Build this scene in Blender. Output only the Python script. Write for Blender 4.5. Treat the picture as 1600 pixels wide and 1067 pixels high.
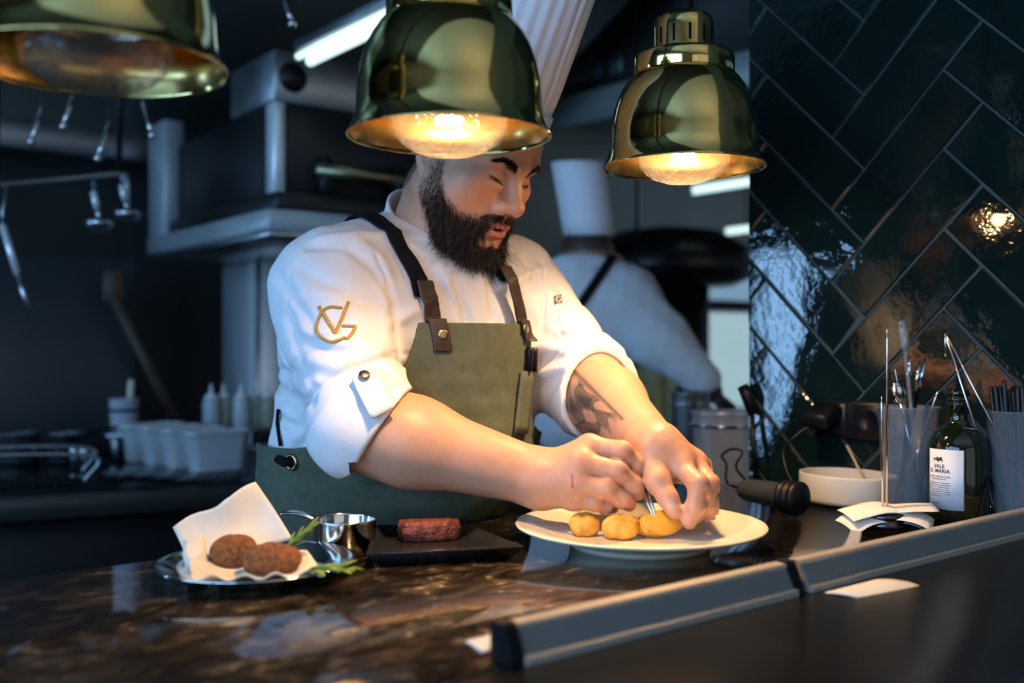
import bpy, bmesh, math, random
import numpy as np
from mathutils import Vector, Matrix
random.seed(7); RNG = np.random.default_rng(7)
for o in list(bpy.data.objects): bpy.data.objects.remove(o)
SC = bpy.context.scene; COL = SC.collection

# ---------------------------------------------------------------- camera, world, lights, exposure
F = 1555.0; CZ = 1.25; CT = 1.0            # focal length in pixels, eye height, pass height
ANG = math.radians(38)
U = Vector((math.cos(ANG), math.sin(ANG), 0)); V = Vector((-math.sin(ANG), math.cos(ANG), 0))
def W(px, py, Y): return Vector(((px-800)/F*Y, Y, CZ-(py-533.5)/F*Y))
def R2(u, v, z=0.0): return U*u + V*v + Vector((0, 0, z))
cam = bpy.data.cameras.new('camera'); camo = bpy.data.objects.new('camera', cam); COL.objects.link(camo)
cam.sensor_width = 36; cam.lens = 36*F/1600; cam.clip_start = .02; cam.clip_end = 60
camo.location = (0, 0, CZ); camo.rotation_euler = (math.pi/2, 0, 0)
cam.dof.use_dof = True; cam.dof.focus_distance = 1.30; cam.dof.aperture_fstop = 2.4
SC.camera = camo
vs = SC.view_settings; vs.view_transform = 'Standard'; vs.look = 'None'; vs.exposure = 0.14; vs.gamma = 1; vs.use_curve_mapping = False
wd = bpy.data.worlds.new('world'); SC.world = wd; wd.use_nodes = True
wd.node_tree.nodes['Background'].inputs[0].default_value = (.30, .42, .60, 1); wd.node_tree.nodes['Background'].inputs[1].default_value = .30
def area(name, loc, target, sx, sy, power, col):
    l = bpy.data.lights.new(name, 'AREA'); l.shape = 'RECTANGLE'; l.size = sx; l.size_y = sy; l.energy = power; l.color = col
    o = bpy.data.objects.new(name, l); COL.objects.link(o); o.location = loc
    o.rotation_euler = (Vector(target)-Vector(loc)).to_track_quat('-Z', 'Y').to_euler(); return o
UL = -2.0                                   # the window wall to the left
DAY = (.29, .59, 1.0)
area('daylight_dining', R2(UL-.12, .15, 1.72), R2(3, .15, 1.72), 3.4, 1.45, 112, DAY)
area('added_ceiling_fill', R2(1.6, -2.2, 1.8), R2(1.6, -2.2, 3), 4.0, 1.2, 19, (1., .97, .90))  # added, unseen light behind the camera; brightens the dining ceiling for brass reflections
area('daylight_kitchen', R2(UL-.12, 3.58, 1.20), R2(3, 3.58, 1.20), .50, 1.15, 26, DAY)
area('daylight_front', R2(1.2, -4.0, 1.5), R2(1.2, 0, 1.5), 5.8, 2.2, 20, (1.0, .98, .94))

# ---------------------------------------------------------------- helpers
def mat(name, col=(.5, .5, .5), rough=.5, metal=0., var=.0, scale=20., bump=0., bscale=60., rvar=0., coat=0., trans=0., ior=1.45, emit=None, estr=0., sss=0., alpha=1., stretch=None, spec=.5):
    m = bpy.data.materials.new(name); m.use_nodes = True; nt = m.node_tree; b = nt.nodes['Principled BSDF']
    b.inputs['Base Color'].default_value = (*col, 1); b.inputs['Roughness'].default_value = rough; b.inputs['Metallic'].default_value = metal
    b.inputs['IOR'].default_value = ior; b.inputs['Coat Weight'].default_value = coat; b.inputs['Transmission Weight'].default_value = trans; b.inputs['Alpha'].default_value = alpha
    if sss: b.inputs['Subsurface Weight'].default_value = sss; b.inputs['Subsurface Radius'].default_value = (.006, .0025, .0012); b.inputs['Subsurface Scale'].default_value = 1.
    b.inputs['Specular IOR Level'].default_value = spec
    if emit: b.inputs['Emission Color'].default_value = (*emit, 1); b.inputs['Emission Strength'].default_value = estr
    tc = nt.nodes.new('ShaderNodeTexCoord'); src = tc.outputs['Object']
    if stretch:
        mp = nt.nodes.new('ShaderNodeMapping'); mp.inputs['Scale'].default_value = stretch; nt.links.new(src, mp.inputs[0]); src = mp.outputs[0]
    if var or rvar:
        n = nt.nodes.new('ShaderNodeTexNoise'); n.inputs['Scale'].default_value = scale; n.inputs['Detail'].default_value = 5; nt.links.new(src, n.inputs['Vector'])
        if var:
            r = nt.nodes.new('ShaderNodeValToRGB'); r.color_ramp.elements[0].position = .3; r.color_ramp.elements[1].position = .7
            r.color_ramp.elements[0].color = (*[max(0, c*(1-var)) for c in col], 1); r.color_ramp.elements[1].color = (*[min(1, c*(1+var)) for c in col], 1)
            nt.links.new(n.outputs['Fac'], r.inputs[0]); nt.links.new(r.outputs[0], b.inputs['Base Color'])
        if rvar:
            mr = nt.nodes.new('ShaderNodeMapRange'); mr.inputs['To Min'].default_value = max(.02, rough-rvar); mr.inputs['To Max'].default_value = rough+rvar
            nt.links.new(n.outputs['Fac'], mr.inputs[0]); nt.links.new(mr.outputs[0], b.inputs['Roughness'])
    if bump:
        n2 = nt.nodes.new('ShaderNodeTexNoise'); n2.inputs['Scale'].default_value = bscale; n2.inputs['Detail'].default_value = 4; nt.links.new(src, n2.inputs['Vector'])
        bp = nt.nodes.new('ShaderNodeBump'); bp.inputs['Strength'].default_value = bump; bp.inputs['Distance'].default_value = .01
        nt.links.new(n2.outputs['Fac'], bp.inputs['Height']); nt.links.new(bp.outputs[0], b.inputs['Normal'])
    return m

def tag(o, label=None, cat=None, group=None, kind=None):
    if label: o['label'] = label
    if cat: o['category'] = cat
    if group: o['group'] = group
    if kind: o['kind'] = kind
    return o
def thing(name, label, cat, loc=(0, 0, 0), rz=0., group=None):
    o = bpy.data.objects.new(name, None); COL.objects.link(o); o.location = loc; o.rotation_euler = (0, 0, rz); o.empty_display_size = .05
    return tag(o, label, cat, group)
def wmat(o):
    m = Matrix.LocRotScale(o.location, o.rotation_euler, o.scale)
    return wmat(o.parent) @ m if o.parent else m
def mobj(name, verts, faces, m, parent=None, smooth=False, world=True, loc=None, rz=None):
    """one mesh object; verts in world space unless world=False (then in the parent's space)"""
    me = bpy.data.meshes.new(name); vv = np.asarray([tuple(v) for v in verts], dtype=np.float64)
    o = bpy.data.objects.new(name, me); COL.objects.link(o)
    if parent: o.parent = parent
    elif loc is not None:
        o.location = loc
        if rz: o.rotation_euler = (0, 0, rz)
    if world and (parent or loc is not None):
        M = np.array((wmat(parent) if parent else wmat(o)).inverted()); vv = vv @ M[:3, :3].T + M[:3, 3]
    me.from_pydata([tuple(v) for v in vv], [], [tuple(f) for f in faces]); me.update()
    if m: me.materials.append(m)
    if smooth: me.shade_smooth() if smooth is True else me.shade_auto_smooth(angle=smooth) if hasattr(me, 'shade_auto_smooth') else me.shade_smooth()
    return o
SM = math.radians(35)
class MB:
    def __init__(s): s.v = []; s.f = []
    def add(s, vs, fs):
        n = len(s.v); s.v += [Vector(v) for v in vs]; s.f += [tuple(i+n for i in f) for f in fs]; return s
    def box(s, c, ex, ey, ez, bev=.002):
        """c centre, ex/ey/ez half-extent vectors; chamfered box"""
        c = Vector(c); ex, ey, ez = Vector(ex), Vector(ey), Vector(ez); L = [ex.length, ey.length, ez.length]; b = min([bev]+[l*.45 for l in L])
        A = [e/l for e, l in zip((ex, ey, ez), L)]; idx = {}; vs = []
        for sx in (-1, 1):
            for sy in (-1, 1):
                for sz in (-1, 1):
                    sg = (sx, sy, sz)
                    for k in range(3):
                        p = c.copy()
                        for j in range(3): p += A[j]*sg[j]*(L[j]-(0 if j == k else b))
                        idx[sg, k] = len(vs); vs.append(p)
        fs = []
        def q(ids):
            P = [vs[i] for i in ids]; n = (P[1]-P[0]).cross(P[2]-P[1]); m = sum(P, Vector())/len(P)
            fs.append(ids if n.dot(m-c) > 0 else ids[::-1])
        for k in range(3):
            i, j = [(1, 2), (0, 2), (0, 1)][k]
            for sk in (-1, 1):
                def S(a, b_): t = [0, 0, 0]; t[k] = sk; t[i] = a; t[j] = b_; return tuple(t)
                q([idx[S(-1, -1), k], idx[S(1, -1), k], idx[S(1, 1), k], idx[S(-1, 1), k]])
        for k in range(3):                                     # edges parallel to axis k
            i, j = [(1, 2), (0, 2), (0, 1)][k]
            for a in (-1, 1):
                for b_ in (-1, 1):
                    def S(sk): t = [0, 0, 0]; t[k] = sk; t[i] = a; t[j] = b_; return tuple(t)
                    q([idx[S(-1), i], idx[S(1), i], idx[S(1), j], idx[S(-1), j]])
        for sx in (-1, 1):
            for sy in (-1, 1):
                for sz in (-1, 1): q([idx[(sx, sy, sz), 0], idx[(sx, sy, sz), 1], idx[(sx, sy, sz), 2]])
        return s.add(vs, fs)
    def rbox(s, c, lu, lv, lz, bev=.002, rz=None):
        """box aligned with the room (u, v, z), or turned by rz about z; full sizes"""
        a = ANG if rz is None else rz
        return s.box(c, (math.cos(a)*lu/2, math.sin(a)*lu/2, 0), (-math.sin(a)*lv/2, math.cos(a)*lv/2, 0), (0, 0, lz/2), bev)
    def lathe(s, c, prof, n=48, axis=None, sx=1., sy=1., close=False, rz=0.):
        """prof [(r, h)] bottom to top, outside counter-clockwise"""
        c = Vector(c); vs = []; fs = []
        if axis is not None: Q = Vector(axis).to_track_quat('Z', 'Y').to_matrix()
        else: Q = Matrix.Rotation(rz, 3, 'Z')
        rows = []
        for r, h in prof:
            if r < 1e-6: rows.append([len(vs)]); vs.append(c+Q@Vector((0, 0, h)))
            else:
                rows.append(list(range(len(vs), len(vs)+n)))
                for i in range(n):
                    a = 2*math.pi*i/n; vs.append(c+Q@Vector((r*math.cos(a)*sx, r*math.sin(a)*sy, h)))
        pr = list(zip(rows, rows[1:]))+([(rows[-1], rows[0])] if close else [])
        for A, B in pr:
            for i in range(n):
                j = (i+1) % n
                if len(A) == 1 and len(B) == 1: continue
                if len(A) == 1: fs.append((A[0], B[j], B[i]))
                elif len(B) == 1: fs.append((A[i], A[j], B[0]))
                else: fs.append((A[i], A[j], B[j], B[i]))
        return s.add(vs, fs)
    def tube(s, pts, r, n=8, cap=True, closed=False):
        P = [Vector(p) for p in pts]; N = len(P); rr = r if hasattr(r, '__len__') else [r]*N; vs = []; fs = []; up = None
        for i in range(N):
            if closed: t = P[(i+1) % N]-P[i-1]
            else: t = P[min(i+1, N-1)]-P[max(i-1, 0)]
            t = t.normalized() if t.length > 1e-9 else Vector((0, 0, 1))
            if up is None: up = t.orthogonal().normalized()
            up = (up-t*up.dot(t)); up = up.normalized() if up.length > 1e-6 else t.orthogonal().normalized(); w = t.cross(up)
            for k in range(n):
                a = 2*math.pi*k/n; vs.append(P[i]+(up*math.cos(a)+w*math.sin(a))*rr[i])
        for i in range(N if closed else N-1):
            for k in range(n):
                a, b = i*n+k, i*n+(k+1) % n; j = (i+1) % N; fs.append((a, b, j*n+(k+1) % n, j*n+k))
        if cap and not closed: fs.append(tuple(range(n))[::-1]); fs.append(tuple((N-1)*n+k for k in range(n)))
        return s.add(vs, fs)
    def prism(s, poly, d):
        """closed planar polygon (list of points) extruded by vector d"""
        P = [Vector(p) for p in poly]; d = Vector(d); n = len(P); nrm = Vector()
        for i in range(n): nrm += P[i].cross(P[(i+1) % n])
        if nrm.dot(d) < 0: P = P[::-1]
        vs = P+[p+d for p in P]; fs = [tuple(range(n))[::-1], tuple(range(n, 2*n))]+[(i, (i+1) % n, n+(i+1) % n, n+i) for i in range(n)]
        return s.add(vs, fs)
    def sheet(s, grid, th):
        """grid [[Vector]] of points, thickened by th along -normal"""
        R, C = len(grid), len(grid[0]); G = [[Vector(p) for p in r] for r in grid]; n0 = len(s.v); top = []; bot = []
        for i in range(R):
            for j in range(C):
                a = G[min(i+1, R-1)][j]-G[max(i-1, 0)][j]; b = G[i][min(j+1, C-1)]-G[i][max(j-1, 0)]; n = a.cross(b)
                n = n.normalized() if n.length > 1e-12 else Vector((0, 0, 1)); top.append(G[i][j]+n*th/2); bot.append(G[i][j]-n*th/2)
        fs = []; K = R*C; id_ = lambda i, j: i*C+j
        for i in range(R-1):
            for j in range(C-1):
                q = (id_(i, j), id_(i+1, j), id_(i+1, j+1), id_(i, j+1)); fs.append(q); fs.append(tuple(x+K for x in q[::-1]))
        rim = [id_(0, j) for j in range(C)]+[id_(i, C-1) for i in range(1, R)]+[id_(R-1, j) for j in range(C-2, -1, -1)]+[id_(i, 0) for i in range(R-2, 0, -1)]
        for a, b in zip(rim, rim[1:]+rim[:1]): fs.append((a, b, b+K, a+K))
        return s.add(top+bot, fs)
    def build(s, name, m, parent=None, smooth=SM, loc=None, rz=None): return mobj(name, s.v, s.f, m, parent, smooth, True, loc, rz)
def dup(o, loc=None, rz=None, label=None, parent=None):
    c = o.copy(); COL.objects.link(c)
    if parent is not None: c.parent = parent
    if loc is not None: c.location = loc
    if rz is not None: c.rotation_euler = (0, 0, rz)
    if label: c['label'] = label
    for ch in list(o.children): dup(ch, parent=c)
    return c
def struct(o): o['kind'] = 'structure'; return o
def curve(pts, n=24):
    """Catmull-Rom through pts"""
    P = [Vector(p) for p in pts]; P = [P[0]*2-P[1]]+P+[P[-1]*2-P[-2]]; out = []
    for i in range(1, len(P)-2):
        k = max(2, n//(len(P)-3))
        for j in range(k):
            t = j/k; out.append(.5*((2*P[i])+(P[i+1]-P[i-1])*t+(2*P[i-1]-5*P[i]+4*P[i+1]-P[i+2])*t*t+(3*P[i]-P[i-1]-3*P[i+1]+P[i+2])*t**3))
    return out+[P[-2]]

# ---------------------------------------------------------------- distance-field sculpting
def A3(p): return np.array(tuple(p), dtype=np.float32)
def smin(a, b, k):
    h = np.maximum(k-np.abs(a-b), 0)/k; return np.minimum(a, b)-h*h*k*.25
def smax(a, b, k): return -smin(-a, -b, k)
def rcone(p, a, b, ra, rb):
    a, b = A3(a), A3(b); ab = b-a; pa = p-a; t = np.clip(pa@ab/max(float(ab@ab), 1e-12), 0, 1)
    d = pa-t[:, None]*ab; return np.sqrt(np.einsum('ij,ij->i', d, d))-(ra+(rb-ra)*t)
def ell(p, c, r):
    q = (p-A3(c))/A3(r); k0 = np.sqrt(np.einsum('ij,ij->i', q, q)); q2 = q/A3(r); k1 = np.sqrt(np.einsum('ij,ij->i', q2, q2)); return k0*(k0-1)/np.maximum(k1, 1e-9)
def sph(p, c, r):
    d = p-A3(c); return np.sqrt(np.einsum('ij,ij->i', d, d))-r
def bounded(p, c, r, fn, slack=.05):
    """fn(p) near the sphere (c, r), a lower bound away from it"""
    d = sph(p, c, r); m = d < slack; out = np.maximum(d, slack*.8).astype(np.float32)
    if m.any(): out[m] = fn(p[m])
    return out
def polygonise(fn, lo, hi, h, B=8, lip=1.6):
    lo = np.array(lo, dtype=np.float64); n = np.ceil((np.array(hi)-lo)/(h*B)).astype(int); NX, NY = (n[0]*B+2), (n[1]*B+2)
    bi = np.stack(np.meshgrid(*[np.arange(k) for k in n], indexing='ij'), -1).reshape(-1, 3)
    c = (lo+(bi+.5)*B*h).astype(np.float32); keep = []
    for s in range(0, len(c), 200000): keep.append(np.abs(fn(c[s:s+200000])) < h*B*.87*lip)
    bi = bi[np.concatenate(keep)]
    g = np.stack(np.meshgrid(*[np.arange(B+1)]*3, indexing='ij'), -1)
    keys = []; verts = []; ecells = []; K = 500
    for s in range(0, len(bi), K):
        b = bi[s:s+K]; ii = b[:, None, None, None, :]*B+g
        val = fn((lo+ii.reshape(-1, 3)*h).astype(np.float32)).reshape(len(b), B+1, B+1, B+1); ins = val < 0
        cr = [(x, y, z) for x in (0, 1) for y in (0, 1) for z in (0, 1)]
        sub = lambda A, x, y, z: A[:, x:x+B, y:y+B, z:z+B]
        cnt = sum(sub(ins, *k).astype(np.int8) for k in cr); act = (cnt > 0) & (cnt < 8)
        w = np.argwhere(act)
        if len(w) == 0: continue
        acc = np.zeros((len(w), 3)); num = np.zeros(len(w))
        cv = {k: val[w[:, 0], w[:, 1]+k[0], w[:, 2]+k[1], w[:, 3]+k[2]] for k in cr}
        for k in cr:
            for ax in range(3):
                if k[ax]: continue
                k2 = list(k); k2[ax] = 1; a, b2 = cv[k], cv[tuple(k2)]; m = (a < 0) != (b2 < 0)
                t = np.where(m, a/np.where(m, a-b2, 1), 0); pos = np.zeros((len(w), 3)); pos[:] = k; pos[:, ax] = t
                acc += pos*m[:, None]; num += m
        gi = b[w[:, 0]]*B+w[:, 1:]
        keys.append((gi[:, 0]+gi[:, 1]*NX+gi[:, 2]*NX*NY)); verts.append(lo+(gi+acc/num[:, None])*h)
        for ax in range(3):
            e = [0, 0, 0]; e[ax] = 1; a, b2 = sub(ins, 0, 0, 0), sub(ins, *e); w2 = np.argwhere(a != b2)
            if len(w2) == 0: continue
            gi = b[w2[:, 0]]*B+w2[:, 1:]; fl = a[w2[:, 0], w2[:, 1], w2[:, 2], w2[:, 3]]
            ecells.append((ax, gi, fl))
    keys = np.concatenate(keys); verts = np.concatenate(verts); o = np.argsort(keys); keys = keys[o]; verts = verts[o]; quads = []
    for ax, gi, fl in ecells:
        i, j = [(1, 2), (2, 0), (0, 1)][ax]; ids = []; ok = np.ones(len(gi), bool)
        for di, dj in ((0, 0), (-1, 0), (-1, -1), (0, -1)):
            q = gi.copy(); q[:, i] += di; q[:, j] += dj; kk = q[:, 0]+q[:, 1]*NX+q[:, 2]*NX*NY
            x = np.clip(np.searchsorted(keys, kk), 0, len(keys)-1); ok &= (keys[x] == kk) & (q.min(1) >= 0); ids.append(x)
        q = np.stack(ids, 1)[ok]; f = fl[ok]; q[~f] = q[~f][:, ::-1]; quads.append(q)
    return verts, np.concatenate(quads)
def npobj(name, verts, quads, m, parent=None, attr=None):
    v = np.asarray(verts, dtype=np.float64)
    if parent: M = np.array(wmat(parent).inverted()); v = v @ M[:3, :3].T + M[:3, 3]
    me = bpy.data.meshes.new(name); k = quads.shape[1]
    me.vertices.add(len(v)); me.vertices.foreach_set('co', v.astype(np.float32).ravel())
    me.loops.add(quads.size); me.loops.foreach_set('vertex_index', quads.astype(np.int32).ravel())
    me.polygons.add(len(quads)); me.polygons.foreach_set('loop_start', (np.arange(len(quads))*k).astype(np.int32)); me.polygons.foreach_set('loop_total', np.full(len(quads), k, np.int32))
    me.update(); me.validate(); me.shade_smooth(); me.materials.append(m)
    if attr is not None:
        ca = me.color_attributes.new('tone', 'FLOAT_COLOR', 'POINT'); ca.data.foreach_set('color', np.c_[attr, np.ones(len(attr))].astype(np.float32).ravel())
    o = bpy.data.objects.new(name, me); COL.objects.link(o); o.parent = parent; return o
def grad(fn, p, e=.0015):
    p = p.astype(np.float32); g = np.stack([fn(p+A3([e if k == j else 0 for k in range(3)]))-fn(p-A3([e if k == j else 0 for k in range(3)])) for j in range(3)], -1)
    return g/np.maximum(np.linalg.norm(g, axis=1, keepdims=True), 1e-9)
def march(fn, px, py, t0=.9, t1=2.2):
    """the point of the surface fn = 0 seen through pixel px, py"""
    d = np.array([(px-800)/F, 1, -(py-533.5)/F]); o = np.array([0, 0, CZ]); t = t0
    for _ in range(200):
        v = float(fn((o+d*t)[None].astype(np.float32))[0])
        if abs(v) < 2e-4 or t > t1: break
        t += v*.6
    return Vector(o+d*t)
_nd = RNG.normal(size=(14, 3)); _nd /= np.linalg.norm(_nd, axis=1, keepdims=True); _np = RNG.uniform(0, 6.28, 14)
def noise(p, f, n=7, off=0):
    s = 0
    for k in range(n): s = s+np.sin((p@_nd[(k+off) % 14].astype(np.float32))*f*(1+.23*k)+_np[(k+off) % 14]+off)
    return s/n

# ---------------------------------------------------------------- materials
def glassmat(name, tint=(1, 1, 1), rough=.03, ior=1.45, bump=0., bscale=60., body=None, bw=0.):
    """thin clear wall: lets light through, reflects by Fresnel"""
    m = bpy.data.materials.new(name); m.use_nodes = True; nt = m.node_tree; nt.nodes.clear(); N = nt.nodes.new
    out = N('ShaderNodeOutputMaterial'); mx = N('ShaderNodeMixShader'); tr = N('ShaderNodeBsdfTransparent'); gl = N('ShaderNodeBsdfGlossy'); fr = N('ShaderNodeMapRange'); lw = N('ShaderNodeLayerWeight'); pw_ = N('ShaderNodeMath'); pw_.operation = 'POWER'; pw_.inputs[1].default_value = 3.0; fr.inputs['To Min'].default_value = .045; fr.inputs['To Max'].default_value = .80; lw.inputs[0].default_value = .5
    tr.inputs[0].default_value = (*tint, 1); gl.inputs['Roughness'].default_value = rough; nt.links.new(lw.outputs['Facing'], pw_.inputs[0]); nt.links.new(pw_.outputs[0], fr.inputs[0])
    base = tr.outputs[0]
    if bw:
        df = N('ShaderNodeBsdfDiffuse'); df.inputs[0].default_value = (*body, 1); m2 = N('ShaderNodeMixShader'); m2.inputs[0].default_value = bw
        nt.links.new(tr.outputs[0], m2.inputs[1]); nt.links.new(df.outputs[0], m2.inputs[2]); base = m2.outputs[0]
    nt.links.new(fr.outputs[0], mx.inputs[0]); nt.links.new(base, mx.inputs[1]); nt.links.new(gl.outputs[0], mx.inputs[2]); nt.links.new(mx.outputs[0], out.inputs[0])
    if bump:
        tc = N('ShaderNodeTexCoord'); n = N('ShaderNodeTexNoise'); n.inputs['Scale'].default_value = bscale; bp = N('ShaderNodeBump'); bp.inputs['Strength'].default_value = bump; bp.inputs['Distance'].default_value = .01
        nt.links.new(tc.outputs['Object'], n.inputs['Vector']); nt.links.new(n.outputs['Fac'], bp.inputs['Height']); nt.links.new(bp.outputs[0], gl.inputs['Normal']); nt.links.new(bp.outputs[0], lw.inputs['Normal'])
    return m
M = {}
M['brass'] = mat('brass', (.62, .47, .17), .10, 1., rvar=.04, scale=9)
M['brass_in'] = mat('brass_inside', (.80, .55, .20), .22, 1., rvar=.05, scale=14)
M['black'] = mat('black_plastic', (.006, .006, .0075), .38, var=.2, scale=30, spec=.30)
M['blackmetal'] = mat('black_metal', (.018, .018, .02), .35, .6, rvar=.1, scale=12)
M['steel'] = mat('brushed_steel', (.52, .54, .56), .30, 1., rvar=.08, scale=40, stretch=(1, 1, 12))
M['dullsteel'] = mat('dull_steel', (.34, .36, .38), .42, 1., rvar=.1, scale=18)
M['polished'] = mat('polished_steel', (.70, .69, .67), .12, 1., rvar=.05, scale=16)
M['alu'] = mat('anodised_aluminium', (.52, .46, .37), .38, .35, rvar=.06, scale=30)
M['glaze'] = mat('dark_green_glaze', (.004, .013, .012), .055, var=.25, scale=9, bump=.16, bscale=22, coat=.4)
M['grout'] = mat('grey_green_grout', (.050, .066, .064), .75, var=.15, scale=60)
M['darkwall'] = mat('dark_wall', (.020, .024, .026), .55, var=.2, scale=3)
M['greywall'] = mat('grey_green_wall', (.40, .44, .41), .6, var=.08, scale=2)
M['ceiling'] = mat('dark_ceiling', (.03, .034, .034), .6, var=.1, scale=2)
M['floor'] = mat('dark_floor_tile', (.05, .048, .045), .4, var=.2, scale=3)
M['plaster'] = mat('warm_plaster', (.42, .36, .26), .8, var=.08, scale=2)
M['white'] = mat('white_paint', (.75, .75, .73), .5, var=.03, scale=8)
M['bulbglass'] = glassmat('bulb_glass', (1, .97, .9), .04, 1.5, .55, 70, body=(1, .93, .80), bw=.06)
M['filament'] = mat('glowing_filament', (1, .6, .2), .5, emit=(1, .76, .42), estr=60)
M['mirror'] = mat('mirror_coating', (.85, .82, .76), .12, 1., bump=.3, bscale=60)
def stonemat():
    m = bpy.data.materials.new('dark_veined_stone'); m.use_nodes = True; nt = m.node_tree; b = nt.nodes['Principled BSDF']; N = nt.nodes.new; L = nt.links.new
    tc = N('ShaderNodeTexCoord'); mp = N('ShaderNodeMapping'); mp.inputs['Rotation'].default_value = (0, 0, -.25); mp.inputs['Scale'].default_value = (4.5, 9.5, 3); L(tc.outputs['Object'], mp.inputs[0])
    n1 = N('ShaderNodeTexNoise'); n1.inputs['Scale'].default_value = 3.2; n1.inputs['Detail'].default_value = 9; n1.inputs['Roughness'].default_value = .62; n1.inputs['Distortion'].default_value = 2.6; L(mp.outputs[0], n1.inputs['Vector'])
    r1 = N('ShaderNodeValToRGB'); e = r1.color_ramp.elements; e[0].position = .36; e[0].color = (.012, .0095, .008, 1); e[1].position = .52; e[1].color = (.050, .036, .024, 1)
    x = e.new(.60); x.color = (.13, .095, .06, 1); x = e.new(.68); x.color = (.52, .41, .26, 1); L(n1.outputs['Fac'], r1.inputs[0])
    n2 = N('ShaderNodeTexNoise'); n2.inputs['Scale'].default_value = 2.0; n2.inputs['Detail'].default_value = 3; L(tc.outputs['Object'], n2.inputs['Vector'])
    # the brown figure is strong along the left half of the slab and fades out towards the tiled wall (object X runs along the slab)
    sp = N('ShaderNodeSeparateXYZ'); L(tc.outputs['Object'], sp.inputs[0]); mr = N('ShaderNodeMapRange'); mr.inputs['From Min'].default_value = .55; mr.inputs['From Max'].default_value = .95; mr.inputs['To Min'].default_value = 1.; mr.inputs['To Max'].default_value = .12; L(sp.outputs['X'], mr.inputs[0])
    mx = N('ShaderNodeMixRGB'); mx.inputs['Color1'].default_value = (.0065, .006, .006, 1); n3 = N('ShaderNodeTexNoise'); n3.inputs['Scale'].default_value = 6.5; n3.inputs['Detail'].default_value = 4; L(tc.outputs['Object'], n3.inputs['Vector']); m3 = N('ShaderNodeMapRange'); m3.inputs['From Min'].default_value = .38; m3.inputs['From Max'].default_value = .60; m3.inputs['To Min'].default_value = .22; L(n3.outputs['Fac'], m3.inputs[0]); mm = N('ShaderNodeMath'); mm.operation = 'MULTIPLY'; L(mr.outputs[0], mm.inputs[0]); L(m3.outputs[0], mm.inputs[1]); L(mm.outputs[0], mx.inputs['Fac']); L(r1.outputs[0], mx.inputs['Color2']); L(mx.outputs[0], b.inputs['Base Color'])
    rr = N('ShaderNodeMapRange'); rr.inputs['To Min'].default_value = .02; rr.inputs['To Max'].default_value = .085; L(n2.outputs['Fac'], rr.inputs[0]); L(rr.outputs[0], b.inputs['Roughness'])
    bp = N('ShaderNodeBump'); bp.inputs['Strength'].default_value = .03; bp.inputs['Distance'].default_value = .003; L(n1.outputs['Fac'], bp.inputs['Height']); L(bp.outputs[0], b.inputs['Normal'])
    return m
M['stone'] = stonemat()

# ---------------------------------------------------------------- the room
UR, VB = 1.447, 3.9                          # the tiled wall's plane, the back wall of the kitchen
def plate_uv(name, u0, u1, v0, v1, z0, z1, m, loc=None):
    return MB().rbox(R2((u0+u1)/2, (v0+v1)/2, (z0+z1)/2), u1-u0, v1-v0, z1-z0, .001).build(name, m, None, False, loc or (0, 0, 0), ANG)
struct(plate_uv('floor', UL-.3, 6.5, -4.2, VB+.3, -.1, 0, M['floor']))
struct(plate_uv('ceiling', UL-.3, 6.5, .25, VB+.3, 2.9, 3.0, M['ceiling']))
struct(plate_uv('ceiling_dining', UL-.3, 6.5, -4.2, .25, 2.9, 3.0, M['white']))
# left wall with its two window openings
def wall_with_hole(name, m, p0, du, L0, L1, holes, h=2.9, th=.2, nrm=None):
    """wall from L0 to L1 along du through p0, with openings (a, b, z0, z1); thickness goes along nrm"""
    w = MB(); xs = sorted({L0, L1, *[h_[0] for h_ in holes], *[h_[1] for h_ in holes]})
    def blk(a, b, z0, z1):
        if b-a > 1e-4 and z1-z0 > 1e-4: w.box(p0+du*((a+b)/2)+nrm*(th/2)+Vector((0, 0, (z0+z1)/2)), du*((b-a)/2), nrm*(th/2), (0, 0, (z1-z0)/2), .0005)
    for a, b in zip(xs, xs[1:]):
        hh = [q for q in holes if q[0] <= a+1e-6 and q[1] >= b-1e-6]
        if hh: blk(a, b, 0, hh[0][2]); blk(a, b, hh[0][3], h)
        else: blk(a, b, 0, h)
    return struct(w.build(name, m, None, False, (0, 0, 0), ANG))
W1, W2, W4 = (-1.6, 1.9, .95, 2.5), (3.32, 3.84, .60, 1.78), (-1.8, 4.2, .35, 2.65)
wall_with_hole('wall_left', M['plaster'], R2(UL, 0), V, -4.3, VB+.15, [W1, W2], nrm=-U)
wall_with_hole('wall_front', M['plaster'], R2(0, -3.95), U, UL-.2, 4.4, [W4], nrm=-V)
def opening(name, p0, du, nrm, hole, nmul):
    a, b, z0, z1 = hole; f = MB(); up = Vector((0, 0, 1)); q = lambda s, z, d=.03: p0+du*s-nrm*(-d)+up*z
    f.box(q((a+b)/2, z0+.03), du*((b-a)/2), nrm*.03, up*.03).box(q((a+b)/2, z1-.03), du*((b-a)/2), nrm*.03, up*.03)
    for s in (a+.03, b-.03): f.box(q(s, (z0+z1)/2), du*.03, nrm*.03, up*((z1-z0)/2-.06))
    o = struct(f.build(name, M['blackmetal'], None, False, (0, 0, 0)))
    for k in range(1, nmul+1): MB().box(q(a+(b-a)*k/(nmul+1), (z0+z1)/2), du*.02, nrm*.02, up*((z1-z0)/2-.06)).build('mullion', M['blackmetal'], o, False)
    MB().box(q((a+b)/2, (z0+z1)/2, .05), du*((b-a)/2-.05), nrm*.002, up*((z1-z0)/2-.05), .0005).build('pane', M['winglass'], o, False)
M['winglass'] = glassmat('window_glass')
opening('window_1', R2(UL, 0), V, -U, W1, 3); opening('window_2', R2(UL, 0), V, -U, W2, 0); opening('window_4', R2(0, -3.95), U, -V, W4, 3)
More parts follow.
